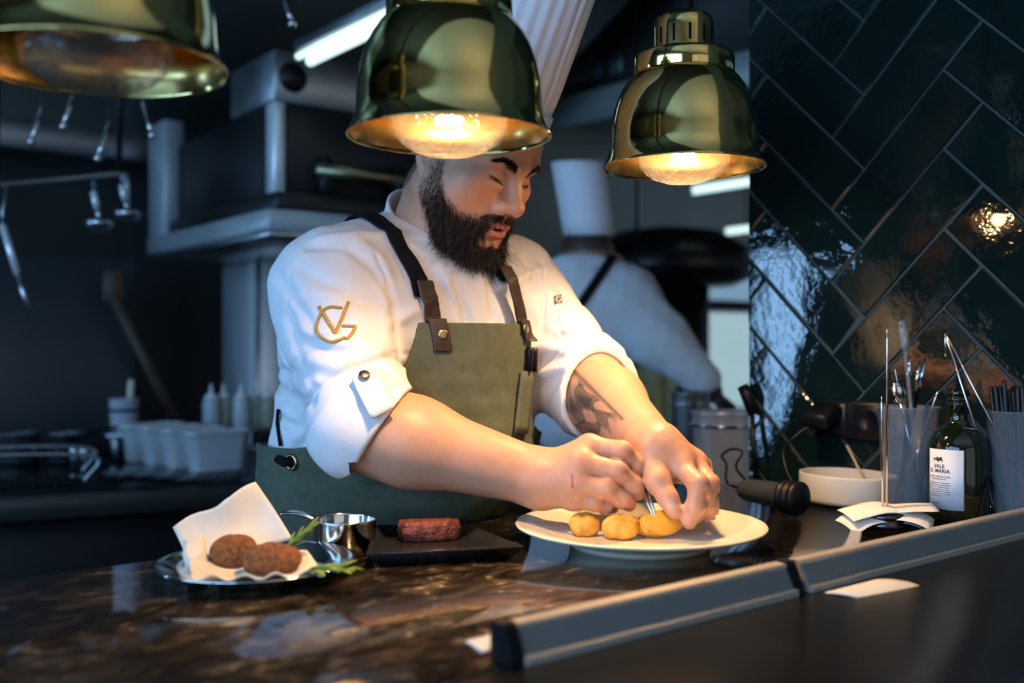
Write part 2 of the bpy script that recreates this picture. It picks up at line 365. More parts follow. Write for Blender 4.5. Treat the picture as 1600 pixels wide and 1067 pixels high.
# back wall of the kitchen: dark on the left, grey-green beyond, with the blinded window
struct(plate_uv('wall_back_left', UL-.3, 2.35, VB, VB+.15, 0, 2.9, M['darkwall']))
wb = MB()
WU0, WU1, WZ = 4.02, 5.2, (.80, 1.43, 1.50, 1.80)
wb.rbox(R2((2.35+WU0)/2, VB+.075, 1.45), WU0-2.35, .15, 2.9, .001).rbox(R2((WU1+6.5)/2, VB+.075, 1.45), 6.5-WU1, .15, 2.9, .001)
wb.rbox(R2((WU0+WU1)/2, VB+.075, WZ[0]/2), WU1-WU0, .15, WZ[0], .001).rbox(R2((WU0+WU1)/2, VB+.075, (WZ[3]+2.9)/2), WU1-WU0, .15, 2.9-WZ[3], .001)
struct(wb.build('wall_back_right', M['greywall'], None, False, (0, 0, 0), ANG))
wf = MB(); um = (WU0+WU1)/2
for z in (WZ[0]+.02, (WZ[1]+WZ[2])/2, WZ[3]-.02): wf.rbox(R2(um, VB+.03, z), WU1-WU0, .07, .06)
for u in (WU0+.02, WU1-.02): wf.rbox(R2(u, VB+.03, (WZ[0]+WZ[3])/2), .05, .07, WZ[3]-WZ[0])
win = struct(wf.build('window_3', M['blackmetal'], None, False, (0, 0, 0)))
M['dayglow'] = mat('daylit_blind_cloth', (.8, .85, .85), .7, emit=(.55, .82, .88), estr=.55)
M['skyglow'] = mat('daylight_outside', (.5, .6, .7), .7, emit=(.28, .50, .72), estr=.5, var=.6, scale=3)
for k in range(15):
    z = WZ[0]+.05+k*.0395; MB().rbox(R2(um, VB+.035, z), WU1-WU0-.08, .006, .034, .001).build('blind_slat', M['dayglow'], win, False)
MB().rbox(R2(um, VB+.06, (WZ[2]+WZ[3])/2), WU1-WU0, .005, WZ[3]-WZ[2], .001).build('pane', M['skyglow'], win, False)

# tiled wall at the right, every tile a piece of its own, laid in herringbone
tw = struct(MB().rbox(R2(UR+.07-.0028, (1.153-2.6)/2, 1.45), .14, 1.153+2.6, 2.9, .001).build('wall_right', M['grout'], None, False, (0, 0, 0), ANG))
WD = -V; WN = -U; WO = R2(UR, 1.153, 0)      # origin at the wall's free edge, WD runs to the right, WN faces the cook's pass
TWd = .085; TL = TWd*3.22; S2 = math.sqrt(2)
def clip(poly, ax, lim, keep_less):
    out = []
    for i in range(len(poly)):
        a, b = poly[i], poly[(i+1) % len(poly)]; ia = (a[ax] <= lim) == keep_less or a[ax] == lim; ib = (b[ax] <= lim) == keep_less or b[ax] == lim
        if ia: out.append(a)
        if ia != ib:
            t = (lim-a[ax])/(b[ax]-a[ax]); out.append((a[0]+(b[0]-a[0])*t, a[1]+(b[1]-a[1])*t))
    return out
S0, SZ0 = .234, 1.408
SMAX, ZTOP = .95, 2.2
ntile = 0
for j in range(-6, 8):
    for k in range(-40, 40):
        for kind in (0, 1):
            g = .0018
            ox, oy = k*TWd+j*TL, k*TWd-j*TL
            if kind == 0: q = [(ox, oy), (ox+TL, oy), (ox+TL, oy+TWd), (ox, oy+TWd)]
            else: q = [(ox+TL, oy+TWd-TL), (ox+TL+TWd, oy+TWd-TL), (ox+TL+TWd, oy+TWd), (ox+TL, oy+TWd)]
            cx, cy = sum(a for a, b in q)/4, sum(b for a, b in q)/4
            def shrink(e): return [(a+(e if a < cx else -e), b+(e if b < cy else -e)) for a, b in q]
            rot = lambda P: [(S0+(a-b)/S2, SZ0+(a+b)/S2) for a, b in P]
            base, face = rot(shrink(g)), rot(shrink(g+.0022))
            def cl(P):
                for ax, lim, kl in ((0, .002, False), (0, SMAX, True), (1, CT+.002, False), (1, ZTOP, True)):
                    if len(P) >= 3: P = clip(P, ax, lim, kl)
                return P
            cb, cf = cl(base), cl(face)
            if len(cb) < 3 or len(cf) < 3: continue
            ar = abs(sum(cf[i][0]*cf[i-1][1]-cf[i-1][0]*cf[i][1] for i in range(len(cf))))/2
            if ar < 2e-4: continue
            tl = (random.uniform(-.014, .014), random.uniform(-.014, .014)); th = .0055+random.uniform(-.0006, .0006)
            mx_, my_ = sum(p[0] for p in cf)/len(cf), sum(p[1] for p in cf)/len(cf)
            pt = lambda s, z, d: WO+WD*s+WN*d+Vector((0, 0, z))
            hh = lambda s, z: th+(s-mx_)*tl[0]+(z-my_)*tl[1]
            if len(cb) == len(cf):
                n = len(cf); vv = [pt(s, z, 0) for s, z in cb]+[pt(s, z, hh(s, z)-.0014) for s, z in cb]+[pt(s, z, hh(s, z)) for s, z in cf]
                fs = [tuple(range(2*n, 3*n))[::-1]]
                for i in range(n):
                    i2 = (i+1) % n
                    for r in (0, n): fs.append((r+i, r+n+i, r+n+i2, r+i2))
            else:
                n = len(cf); vv = [pt(s, z, 0) for s, z in cf]+[pt(s, z, hh(s, z)) for s, z in cf]
                fs = [tuple(range(n, 2*n))[::-1]]+[(i, n+i, n+(i+1) % n, (i+1) % n) for i in range(n)]
            mobj('tile', vv, fs, M['glaze'], tw); ntile += 1

# the pass: stone worktop on a dark base
VF, VE = .24, 1.15
wt = thing('pass_worktop', 'dark brown veined polished stone worktop of the kitchen pass', 'worktop', R2(0, 0, CT), ANG)
MB().rbox(R2(.2180, (.605+VE)/2, CT-.02), 2.440, VE-.605, .04, .002).build('slab', M['stone'], wt)
MB().rbox(R2(.2180, (VF+.603)/2, CT-.02), 2.440, .603-VF, .04, .002).build('front_ledge', mat('black_polished_stone', (.0045, .0042, .004), .30, var=.5, scale=7, rvar=.05, spec=.20), wt)
bc = thing('pass_base_cabinet', 'dark cabinet base carrying the stone worktop of the pass', 'cabinet', R2(.2, .7, 0), ANG)
MB().rbox(R2(.2235, .69, .52), 2.40, .72, .878, .004).build('body', M['black'], bc)
MB().rbox(R2(.2235, .69, .04), 2.36, .66, .08, .002).build('plinth', M['blackmetal'], bc)

# ---------------------------------------------------------------- heat lamps
def heat_lamp(loc, label, lit, rodtop=2.9):   # lit: power of the bulb, 0 when off
    t = thing('heat_lamp', label, 'lamp', loc, ANG, 'brass heat lamps over the pass')
    x, y, z = loc; C = Vector(loc)
    out = [(.110, 0), (.1102, .0012), (.1085, .004), (.1045, .011), (.1018, .019), (.1000, .030), (.0992, .045), (.0978, .060), (.0945, .077), (.0895, .093), (.0830, .107), (.0755, .118), (.0690, .1255)]
    inn = [(r-.0016, h+.0004) for r, h in out][::-1]
    MB().lathe(C, out+inn, 96, close=True).build('shade', M['brass'], t, True)
    MB().lathe(C, [(r-.0019, h) for r, h in out[2:]][::-1], 96).build('shade_lining', M['brass_in'], t, True)
    MB().lathe(C, [(.060, .1245), (.0675, .1250), (.0682, .1265), (.0682, .1470), (.0668, .1510), (.0630, .1530), (.0440, .1545), (.0400, .1560)], 96).build('collar', M['brass'], t, True)
    m = MB(); n = 144; prof = [(.0402, .1545), (.0402, .160), (.0402, .164), (.0402, .186), (.0402, .190), (.0398, .1975), (.0375, .2035), (.0320, .2075), (.0140, .2090), (.011, .2100)]
    m.lathe(C, prof, n); keep = []
    for i, f in enumerate(m.f):
        row, col = divmod(i, n)
        if row == 2 and col % 12 in (0, 1): continue
        keep.append(f)
    m.f = keep; m.build('cap', M['brass'], t, True)
    MB().lathe(C, [(.036, .157), (.036, .193)], 32).build('socket_core', M['black'], t, True)
    rl = rodtop-z
    MB().lathe(C, [(.0135, .205), (.0135, .225), (.0100, .228), (.0100, rl)], 20).build('hanging_rod', M['black'], t)
    glass = [(0, -.0205), (.012, -.0203), (.026, -.0185), (.040, -.0140), (.051, -.0070), (.0590, .0020), (.0632, .0120), (.0638, .0200), (.0615, .0300), (.055, .0400)]
    b = MB().lathe(C, glass, 64).build('bulb', M['bulbglass'], t, True)
    MB().lathe(C, [(.0545, .0400), (.045, .055), (.032, .075), (.022, .095), (.018, .12), (0, .121)][::-1], 64).build('reflector', M['mirror'], b, True)
    if lit:
        fl = MB(); fl.tube([C+Vector((.014*math.cos(a), .014*math.sin(a), .018+.0015*math.sin(a*14))) for a in np.linspace(0, 6.2, 90)], .0013, 6)
        fl.build('filament', M['filament'], b, True)
        l = bpy.data.lights.new('heat_lamp_light', 'SPOT'); l.energy = lit; l.color = (1, .64, .32); l.shadow_soft_size = .022; l.spot_size = math.radians(128); l.spot_blend = 1.0
        l2 = bpy.data.lights.new('heat_lamp_glow', 'POINT'); l2.energy = LAMPG; l2.color = (1, .62, .30); l2.shadow_soft_size = .012; o2 = bpy.data.objects.new('heat_lamp_glow', l2); COL.objects.link(o2); o2.location = C+Vector((0, 0, .004))
        o = bpy.data.objects.new('heat_lamp_light', l); COL.objects.link(o); o.location = C+Vector((0, 0, .018))
    return t
LAMPG = 1.0
heat_lamp((.2330, 1.352, 1.485), 'lit brass heat lamp nearest the green tiled wall, whole cap in view', 21.)
heat_lamp((-.0675, 1.072, 1.470), 'lit brass heat lamp hanging in front of the cook’s tall hat', 14.5)
heat_lamp((-.3600, .862, 1.487), 'unlit blurred brass heat lamp at the upper left, nearest the camera', 0)

# ---------------------------------------------------------------- the cook at the pass
def vcolmat(name, rough, sss=0., bump=0., bscale=300., col=(1, 1, 1)):
    m = mat(name, col, rough, sss=sss, bump=bump, bscale=bscale); nt = m.node_tree; a = nt.nodes.new('ShaderNodeVertexColor'); a.layer_name = 'tone'
    nt.links.new(a.outputs[0], nt.nodes['Principled BSDF'].inputs['Base Color']); return m
M['skin'] = vcolmat('skin', .46, .12, .05, 420)
M['cotton'] = mat('white_cotton_twill', (.69, .69, .725), .85, var=.03, scale=40, bump=.05, bscale=420)
M['canvas'] = mat('olive_green_canvas', (.075, .088, .058), .85, var=.12, scale=90, bump=.10, bscale=500)
M['webbing'] = mat('black_webbing', (.006, .006, .007), .8, bump=.1, bscale=500, spec=.15)
M['leather'] = mat('dark_brown_leather', (.030, .016, .009), .5, var=.25, scale=40, bump=.08, bscale=200)
M['gold_thread'] = mat('gold_embroidery_thread', (.50, .26, .035), .42, .15, bump=.2, bscale=600)
M['hair'] = mat('dark_brown_hair', (.016, .010, .007), .45)
M['rivet'] = mat('antique_brass_rivet', (.50, .36, .16), .28, 1.)
M['paperhat'] = mat('white_paper_hat', (.86, .82, .87), .8, bump=.03, bscale=200, sss=.0)
M['trouser'] = mat('black_trouser_cloth', (.015, .015, .018), .8, bump=.05, bscale=200)

C0 = np.array([-.1188, 1.475, 0.]); cR = np.array(-U); cF = np.array(-V)              # chef frame: x to his right, y forward
def tochef(p): d = p-C0.astype(np.float32); return np.stack([d@cR.astype(np.float32), d@cF.astype(np.float32), p[:, 2]], -1)
def chefw(x, y, z): return Vector(C0+cR*x+cF*y)+Vector((0, 0, z))
hy, hp, hr = [math.radians(a) for a in (52., 28.8, -1.0)]
HP = np.array([-.0560, 1.4357, 1.520]); HS = .98
_Rr = np.array([[math.cos(hr), 0, math.sin(hr)], [0, 1, 0], [-math.sin(hr), 0, math.cos(hr)]])
_Rp = np.array([[1, 0, 0], [0, math.cos(hp), math.sin(hp)], [0, -math.sin(hp), math.cos(hp)]])
_fx, _fy = math.sin(hy), -math.cos(hy); _Rz = np.array([[_fy, _fx, 0], [-_fx, _fy, 0], [0, 0, 1]])
HR = _Rz@_Rp@_Rr
def tohead(p): return ((p-HP.astype(np.float32))@HR.astype(np.float32))/np.float32(HS)
def headw(q): return np.asarray(q)@HR.T*HS+HP

def head_local(p):
    s = np.abs(p[:, :1]); m = np.concatenate([s, p[:, 1:]], 1)                          # mirrored
    d = ell(p, (0, -.007, .034), (.078, .096, .088))
    d = smin(d, ell(p, (0, .026, .040), (.069, .062, .058)), .03)
    d = smin(d, ell(p, (0, .028, -.045), (.067, .062, .074)), .03)
    d = smin(d, ell(m, (.043, .038, -.045), (.033, .040, .042)), .025)                 # full cheeks
    d = smin(d, rcone(m, (.056, -.004, -.062), (.020, .066, -.104), .026, .024), .03)
    d = smin(d, ell(p, (0, .074, -.104), (.026, .021, .020)), .02)
    d = smin(d, ell(p, (0, .02, -.112), (.045, .055, .028)), .03)                       # soft under the chin
    d = smin(d, rcone(m, (.012, .0895, .015), (.048, .072, .020), .0095, .011), .014)   # brow
    d = smin(d, ell(m, (.046, .062, -.022), (.022, .018, .014)), .02)                   # cheekbones
    d = smax(d, -ell(m, (.031, .1005, -.002), (.0195, .016, .0135)), .014)              # sockets
    d = smin(d, ell(m, (.0315, .0745, -.004), (.0152, .0134, .0120)), .0025)             # eye under its lid
    d = smax(d, -rcone(m, (.020, .0890, -.0120), (.0435, .0820, -.0065), .0013, .0012), .0015)   # slit below the lowered lid
    d = smin(d, rcone(m, (.019, .0845, -.0190), (.043, .0780, -.0165), .0044, .0040), .005)
    d = smin(d, rcone(p, (0, .086, .010), (0, .108, -.033), .0088, .0105), .012)        # nose
    d = smin(d, sph(p, (0, .1115, -.0375), .0130), .008)
    d = smin(d, ell(m, (.0138, .0995, -.0420), (.0094, .0125, .0092)), .007)
    d = smax(d, -ell(m, (.0075, .1045, -.0508), (.0042, .0062, .0040)), .003)
    d = smin(d, ell(p, (0, .078, -.068), (.033, .0215, .027)), .02)                     # muzzle
    d = smin(d, ell(m, (.009, .0965, -.0715), (.0145, .0065, .0052)), .005)             # lips
    d = smin(d, ell(p, (0, .0955, -.0850), (.0185, .0078, .0066)), .005)
    d = smax(d, -ell(p, (0, .1010, -.0775), (.0150, .0080, .0026)), .003)
    d = smax(d, -ell(p, (0, .0995, -.0950), (.016, .006, .0035)), .008)
    e = m-A3((.0795, -.010, -.012)); ca, sa = math.cos(.35), math.sin(.35)               # ears
    e = np.stack([e[:, 0]*ca-e[:, 1]*sa*-1, e[:, 0]*-sa+e[:, 1]*ca, e[:, 2]+e[:, 1]*.15], -1)
    ear = ell(e, (0, 0, 0), (.0075, .0195, .0325)); ear = smin(ear, ell(e, (0, .004, -.026), (.006, .009, .011)), .008)
    ear = smax(ear, -ell(e, (.0065, .003, .002), (.0055, .011, .020)), .004)
    return smin(d, ear, .006)
def head(p): return head_local(tohead(p))*np.float32(HS)

_tz = [.78, .95, 1.05, 1.15, 1.25, 1.33, 1.40, 1.46]
def torso(p, off=0.):
    q = tochef(p); z = q[:, 2]; f = lambda v: np.interp(z, _tz, v).astype(np.float32)
    cy = f([-.125, -.108, -.090, -.062, -.032, -.015, -.015, -.015]); a = f([.195, .208, .212, .212, .212, .200, .150, .080])+off; b = f([.15, .170, .170, .158, .142, .112, .080, .055])+off
    r = np.sqrt((q[:, 0]/a)**2+((q[:, 1]-cy)/b)**2); d = (r-1)*np.minimum(a, b)
    d = smax(d, np.where(z < 1.06, q[:, 1]-.056-off, -.2).astype(np.float32), .03)
    return smax(d, np.maximum(z-1.42, .80-z), .05)
def WR(px, py, Y): return W(px, py, Y+.045)
shR, elR, wrR = W(515, 456, 1.385), W(566, 668, 1.270), WR(846, 748, 1.205)
shL, elL, wrL = W(797, 455, 1.590), W(925, 606, 1.500), W(1026, 706, 1.258)
nkA, nkB = chefw(-.02, -.035, 1.36), Vector(headw((0, -.024, -.075)))
def arm(p, s, e, w, ru, re, rf, rw):
    e2 = e+(w-e)*.28
    d = rcone(p, s, e, ru, re); d = smin(d, rcone(p, e, e2, re, rf), .03); return smin(d, rcone(p, e2, w, rf, rw), .03)
def hand(p, wr, mcps, fingers, thumb, extra=()):
    d = None
    for (c, r) in mcps:
        x = rcone(p, wr, c, .024, r); d = x if d is None else smin(d, x, .020)
    for a, b, ra, rb in extra: d = smin(d, rcone(p, a, b, ra, rb), .016)
    fd = None
    for jo, rr in fingers:
        x = None
        for a, b, ra, rb in zip(jo, jo[1:], rr, rr[1:]):
            y = rcone(p, a, b, ra, rb); x = y if x is None else smin(x, y, .004)
        for a, r in zip(jo[1:-1], rr[1:-1]): x = smin(x, sph(p, a, r*1.07), .004)        # knuckles
        fd = x if fd is None else smin(fd, x, .0014)
    d = smin(d, fd, .007)
    x = None
    for a, b, ra, rb in zip(thumb[0], thumb[0][1:], thumb[1], thumb[1][1:]):
        y = rcone(p, a, b, ra, rb); x = y if x is None else smin(x, y, .006)
    return smin(d, x, .009)
FR = (.0132, .0122, .0108, .0090)
RM = [WR(921, 697, 1.190), WR(905, 722, 1.172), WR(901, 755, 1.170), WR(895, 780, 1.180)]
RF = [[RM[0], WR(972, 705, 1.176), WR(995, 726, 1.182), WR(1001, 746, 1.190)], [RM[1], WR(965, 735, 1.164), WR(990, 756, 1.172), WR(997, 771, 1.182)],
      [RM[2], WR(948, 763, 1.162), WR(972, 779, 1.168), WR(983, 788, 1.178)], [RM[3], WR(928, 783, 1.172), WR(947, 790, 1.178), WR(957, 793, 1.186)]]
RT = [WR(868, 742, 1.215), WR(915, 735, 1.232), WR(962, 745, 1.228), WR(998, 757, 1.208)]
def handR(p):
    return hand(p, wrR, [(RM[0], .0155), (RM[1], .0160), (RM[2], .0155), (RM[3], .0140)], [(j, FR if i < 3 else (.0120, .0108, .0094, .0078)) for i, j in enumerate(RF)],
                (RT, (.020, .0150, .0120, .0090)), [(wrR, WR(880, 745, 1.195), .035, .027)])
LM = [W(1062, 728, 1.232), W(1084, 724, 1.258), W(1098, 735, 1.278), W(1104, 750, 1.292)]
LF = [[LM[0], W(1091, 757, 1.196), W(1086, 793, 1.190), W(1077, 815, 1.190)], [LM[1], W(1109, 757, 1.222), W(1102, 790, 1.208), W(1088, 806, 1.208)],
      [LM[2], W(1121, 764, 1.244), W(1116, 788, 1.228), W(1104, 803, 1.226)], [LM[3], W(1127, 775, 1.264), W(1122, 792, 1.250), W(1112, 803, 1.246)]]
LT = [W(1020, 722, 1.240), W(1028, 752, 1.214), W(1044, 779, 1.200), W(1054, 799, 1.192)]
def handL(p):
    return hand(p, wrL, [(LM[0], .0165), (LM[1], .0165), (LM[2], .0150), (LM[3], .0135)], [(j, FR if i < 3 else (.0118, .0108, .0094, .0078)) for i, j in enumerate(LF)],
                (LT, (.0225, .0155, .0122, .0094)), [(wrL, W(1048, 722, 1.245), .034, .024)])
def skin(p):
    d = bounded(p, (nkB*.5+Vector(HP)*.5), .21, head)
    d = smin(d, rcone(p, nkA, nkB, .068, .060), .03)
    d = smin(d, torso(p, -.022), .05)
    aR = smin(bounded(p, (shR+wrR)*.5, .30, lambda q: arm(q, shR, elR, wrR, .062, .050, .0535, .0345)), bounded(p, RM[1], .14, handR), .012)
    aL = smin(bounded(p, (shL+wrL)*.5, .32, lambda q: arm(q, shL, elL, wrL, .060, .048, .0500, .0335)), bounded(p, LM[0], .14, handL), .012)
    return np.minimum(smin(d, aR, .004), smin(d, aL, .004))

cook = thing('person', 'bearded cook in white jacket and olive bib apron, bent over a plate with tweezers', 'person', tuple(C0), math.atan2(-_fx, -_fy)*0+ANG)
sv, sq = polygonise(skin, (-.46, 1.10, .84), (.24, 1.72, 1.66), .0019)
# skin tones: lips, shaved hair, beard shade, nails, the tattoo
def smooth01(x, a, b): t = np.clip((x-a)/(b-a), 0, 1); return t*t*(3-2*t)
def mixc(c, t, col): return c*(1-t[:, None])+np.array(col)*t[:, None]
svf = sv.astype(np.float32); hl = tohead(svf).astype(np.float64)
tone = np.tile(np.array([.50, .262, .165]), (len(sv), 1)); tone *= (1+.07*noise(svf, 160)+.05*noise(svf, 420, off=3))[:, None]
inhead = (np.linalg.norm(hl, axis=1) < .19) & (sv[:, 2] > 1.30)
ax, hyy, hz = np.abs(hl[:, 0]), hl[:, 1], hl[:, 2]
blush = np.exp(-(((ax-.045)/.022)**2+((hz+.035)/.02)**2))*(hyy > .03)*inhead+np.exp(-(((ax)/.016)**2+((hz+.04)/.014)**2))*(hyy > .095)*inhead
tone = mixc(tone, np.clip(blush*.45, 0, 1), (.50, .20, .13))
lip = inhead*(hyy > .085)*np.maximum(1-smooth01(np.hypot(ax/.0205, (hz+.0715)/.0058), .8, 1.1), 1-smooth01(np.hypot(ax/.0190, (hz+.0850)/.0075), .8, 1.1))
tone = mixc(tone, lip*.8, (.46, .12, .10))
mouth = inhead*(hyy > .08)*(1-smooth01(np.hypot(ax/.0145, (hz+.0775)/.0026), .75, 1.1)); tone = mixc(tone, mouth*.85, (.10, .02, .02))
def beardmask(ax, y, z):
    """0..1 beard density over the face, head space"""
    top = np.interp(y, [-.012, .006, .020, .034, .050, .066, .080, .092, .11], [.06, .03, -.012, -.038, -.056, -.066, -.066, -.0585, -.0565])
    m = smooth01(top-z, -.006, .014)*smooth01(y, -.008, .014)*smooth01(z-np.interp(y, [0, .012, .035, .06], [-.070, -.088, -.118, -.155]), -.006, .010)
    m = m*(1-(1-smooth01(np.hypot(ax/.026, (z+.079)/.0165), .85, 1.1))*(y > .07)*(z < -.0655))      # lips stay free
    bare = (1-smooth01(np.hypot((ax-.014)/.015, (z+.0975)/.0095), .75, 1.15))*(y > .07); m = m*(1-.9*bare)
    tash = (np.abs(z+.0590-ax*.0-(-.006)*(ax/.03)**2) < .0062)*(ax < .036)*(y > .075)*(ax > .0015); m = np.maximum(m, tash*.95)
    return m
bm = beardmask(ax, hyy, hz)*inhead; tone = mixc(tone, bm*.58, (.06, .035, .025))
cap = inhead*smooth01(hz-np.interp(hyy, [-.06, .0, .03, .05, .075, .1], [-.09, -.05, .02, .045, .075, .08]), -.004, .010)*(1-(np.abs(ax-.08) < .013)*(np.abs(hyy+.008) < .024)*(hz < .03)); tone = mixc(tone, cap*.75, (.035, .022, .016))
lash = inhead*(hyy > .07)*(ax > .0195)*(ax < .0445)*np.exp(-((hz+.0094-.235*(ax-.031))/.0016)**2); tone = mixc(tone, np.clip(lash, 0, 1)*.9, (.025, .015, .012))
nost = inhead*(hyy > .095)*np.exp(-(((ax-.0075)/.004)**2+((hz+.0505)/.0032)**2)); tone = mixc(tone, np.clip(nost, 0, 1)*.8, (.10, .03, .025))
def knuckle(tone, c, r, col, a): return mixc(tone, np.exp(-(np.linalg.norm(sv-np.array(c), axis=1)/r)**2)*a, col)
for j in [f[1] for f in RF+LF]+RM+LM[:2]: tone = knuckle(tone, j, .013, (.52, .19, .13), .5)
for fs_ in RF+LF+[RT, LT]: tone = knuckle(tone, fs_[-1], .012, (.56, .24, .17), .5)
tone = knuckle(tone, (LT[-1]*.6+LT[-2]*.4)+Vector((-.004, -.010, .004)), .0058, (.66, .42, .33), .8)       # thumb nail
# small red cut on the back of the right hand
cut = [march(skin, 893.5+dx, y, 1.0) for dx, y in ((0, 742), (.5, 748), (.2, 754), (1.5, 761))]
cd = np.min([np.abs(rcone(svf, a, b, 0, 0)) for a, b in zip(cut, cut[1:])], axis=0); tone = mixc(tone, np.exp(-(cd/.0015)**2)*.9, (.28, .02, .02))
# tattoo on the inner side of the left forearm: shaded shapes bounded by a straight dark band
axL = np.array(wrL-elL); lenL = np.linalg.norm(axL); axL /= lenL; rel = sv-np.array(elL); tt = rel@axL/lenL
e1 = np.cross(axL, [0, 0, 1.]); e1 /= np.linalg.norm(e1); e2 = np.cross(e1, axL); rad = rel-(rel@axL)[:, None]*axL; an = np.arctan2(rad@e2, rad@e1)
nearL = (np.linalg.norm(rad, axis=1) < .075) & (tt > .1) & (tt < .80)
camd = np.array([0, 0, CZ])-np.array((elL+wrL)/2); camd /= np.linalg.norm(camd); an0 = math.atan2(camd@e2, camd@e1)
da = (an-an0+math.pi) % (2*math.pi)-math.pi
TATTOO = (da, tt, nearL)
sgn = -1.0
q = da*sgn                                                    # grows towards the far-left edge of the arm in view
band = nearL*np.exp(-((q-.02)/.07)**2)*(tt > .12)
field = nearL*smooth01(q, .06, .12)*(1-smooth01(q, 1.15, 1.5))*(tt > .14)*(1-smooth01(tt, .70, .80))
uu, vv_ = tt*9.0, q*3.2
pat = np.sin(uu*1.9+1.2*np.sin(vv_*1.7))*np.sin(vv_*2.3+1.4*np.sin(uu*1.1+1)); lines = np.exp(-(pat/.16)**2)
shade = .35+.30*smooth01(np.sin(uu*1.3+vv_*1.9), -.4, .8)
tone = mixc(tone, np.clip(field*np.maximum(lines*.92, (.30+shade)*smooth01(pat, -.2, .4)), 0, 1), (.055, .055, .050)); tone = mixc(tone, np.clip(band*.85, 0, 1), (.045, .045, .042))
npobj('body', sv, sq, M['skin'], cook, np.clip(tone, 0, 1))

# beard, moustache and brows as single strands
def strands(name, roots, nrm, flow, length, curl, m, parent, width=.00038, seg=4, drop=.0):
    n = len(roots); V_ = []; Fc = []; P = roots-nrm*.0008; d = flow+nrm*.55; d /= np.linalg.norm(d, axis=1, keepdims=True)
    side = np.cross(d, RNG.normal(size=(n, 3))); side /= np.linalg.norm(side, axis=1, keepdims=True); rows = []
    for s in range(seg+1):
        w = width*(1-.75*s/seg); rows.append((P-side*w, P+side*w))
        d = d+RNG.normal(size=(n, 3))*curl+np.array([0, 0, -drop]); d /= np.linalg.norm(d, axis=1, keepdims=True)
        P = P+d*(length/seg)[:, None]
    allv = np.concatenate([np.concatenate(r) for r in rows]); q = []
    for s in range(seg):
        b = s*2*n; c = (s+1)*2*n; i = np.arange(n); q.append(np.stack([b+i, b+n+i, c+n+i, c+i], 1))
    o = npobj(name, allv, np.concatenate(q), m, parent); return tag(o, kind='stuff')
hidx = np.where(inhead)[0]; hidx = hidx[bm[hidx] > .03]
pr = (bm[hidx].clip(0, 1))**1.3*(.30+.70*smooth01(hyy[hidx], .015, .06)); pick = RNG.choice(hidx, size=21000, p=pr/pr.sum())
root = sv[pick]+RNG.normal(size=(len(pick), 3))*.0009; nr = grad(skin, root)
rl = tohead(root.astype(np.float32)).astype(np.float64); rax, ry, rz_ = np.abs(rl[:, 0]), rl[:, 1], rl[:, 2]
chin = smooth01(-rz_, .088, .112)*smooth01(ry, .02, .06)
ln = (.0050+.010*smooth01(-rz_, -.0, .07)*smooth01(ry, -.01, .03)+.024*chin)*RNG.uniform(.6, 1.15, len(pick))
tash_ = (rz_ > -.0665) & (ry > .075); ln[tash_] = RNG.uniform(.006, .011, tash_.sum())
fl = np.stack([np.sign(rl[:, 0])*np.where(tash_, .9, .05), np.where(tash_, .15, .30-.5*chin), np.full(len(pick), -.9)], -1); fl = fl@HR.T
fl = fl-nr*np.sum(fl*nr, 1, keepdims=True); fl /= np.maximum(np.linalg.norm(fl, axis=1, keepdims=True), 1e-6)
fl = fl+nr*(-.25*(1-chin)-.1*chin)[:, None]
strands('beard', root, nr, fl, ln, .34, M['hair'], cook, drop=.12)
bx = []
for sx in (-1, 1):
    for k in range(900):
        t = random.random(); x = .010+.040*t; z = .0105+.0115*math.sin(min(1, t*1.25)*math.pi*.55)-.004*max(0, t-.7)/.3+random.gauss(0, .0026*(1.2-t)+.0004); bx.append((sx*x, z, sx, t))
bx = np.array(bx); q0 = np.stack([bx[:, 0], np.full(len(bx), .14), bx[:, 1]], -1)
for _ in range(60): q0[:, 1] -= np.clip(head_local(q0.astype(np.float32)), -.01, .02)*.7
rootb = headw(q0); nb = grad(skin, rootb); fb = np.stack([bx[:, 2]*.9, np.full(len(bx), -.2), .35-.9*bx[:, 3]], -1)@HR.T
strands('eyebrows', rootb, nb, fb-nb*.35, RNG.uniform(.006, .010, len(bx)), .10, M['hair'], cook, seg=3)
lx = []
for sx in (-1, 1):
    for k in range(60): lx.append((sx*random.uniform(.0205, .0435), sx))
lx = np.array(lx); q0 = np.stack([lx[:, 0], np.full(len(lx), .12), -.0090+.235*(np.abs(lx[:, 0])-.031)], -1)
for _ in range(60): q0[:, 1] -= np.clip(head_local(q0.astype(np.float32)), -.01, .02)*.7
rootb = headw(q0); nb = grad(skin, rootb); fb = np.stack([(np.abs(lx[:, 0])-.031)*lx[:, 1]*30, np.full(len(lx), .6), np.full(len(lx), -.7)], -1)@HR.T
strands('eyelashes', rootb, nb, fb, RNG.uniform(.005, .0075, len(lx)), .03, M['hair'], cook, width=.0003, seg=3)

# tall pleated paper hat, tilted with the head
hm = MB(); nP = 30; rows = []; HT = .30
for k, t in enumerate(np.linspace(0, 1, 9)):
    row = []
    for i in range(nP*4):
        a = 2*math.pi*i/(nP*4); ph = i % 4; r = 1+(.0 if t < .16 else (.0, .004, .026, .030)[ph])
        fl_ = 1+.05*max(0, t-.14); row.append(Vector(headw((.0815*math.sin(a)*r*fl_, -.010+.101*math.cos(a)*r*fl_-.028*t, .052+HT*t))))
    rows.append(row+[row[0]])
hm.sheet(rows, .0012); hat = hm.build('tall_hat', M['paperhat'], cook, math.radians(12))
bm_ = MB(); bm_.sheet([[Vector(headw((.0830*math.sin(a), -.010+.1025*math.cos(a), .048+dz))) for a in np.linspace(0, 2*math.pi, 73)] for dz in (0, .046)], .0014); bm_.build('hat_band', M['paperhat'], hat, True)

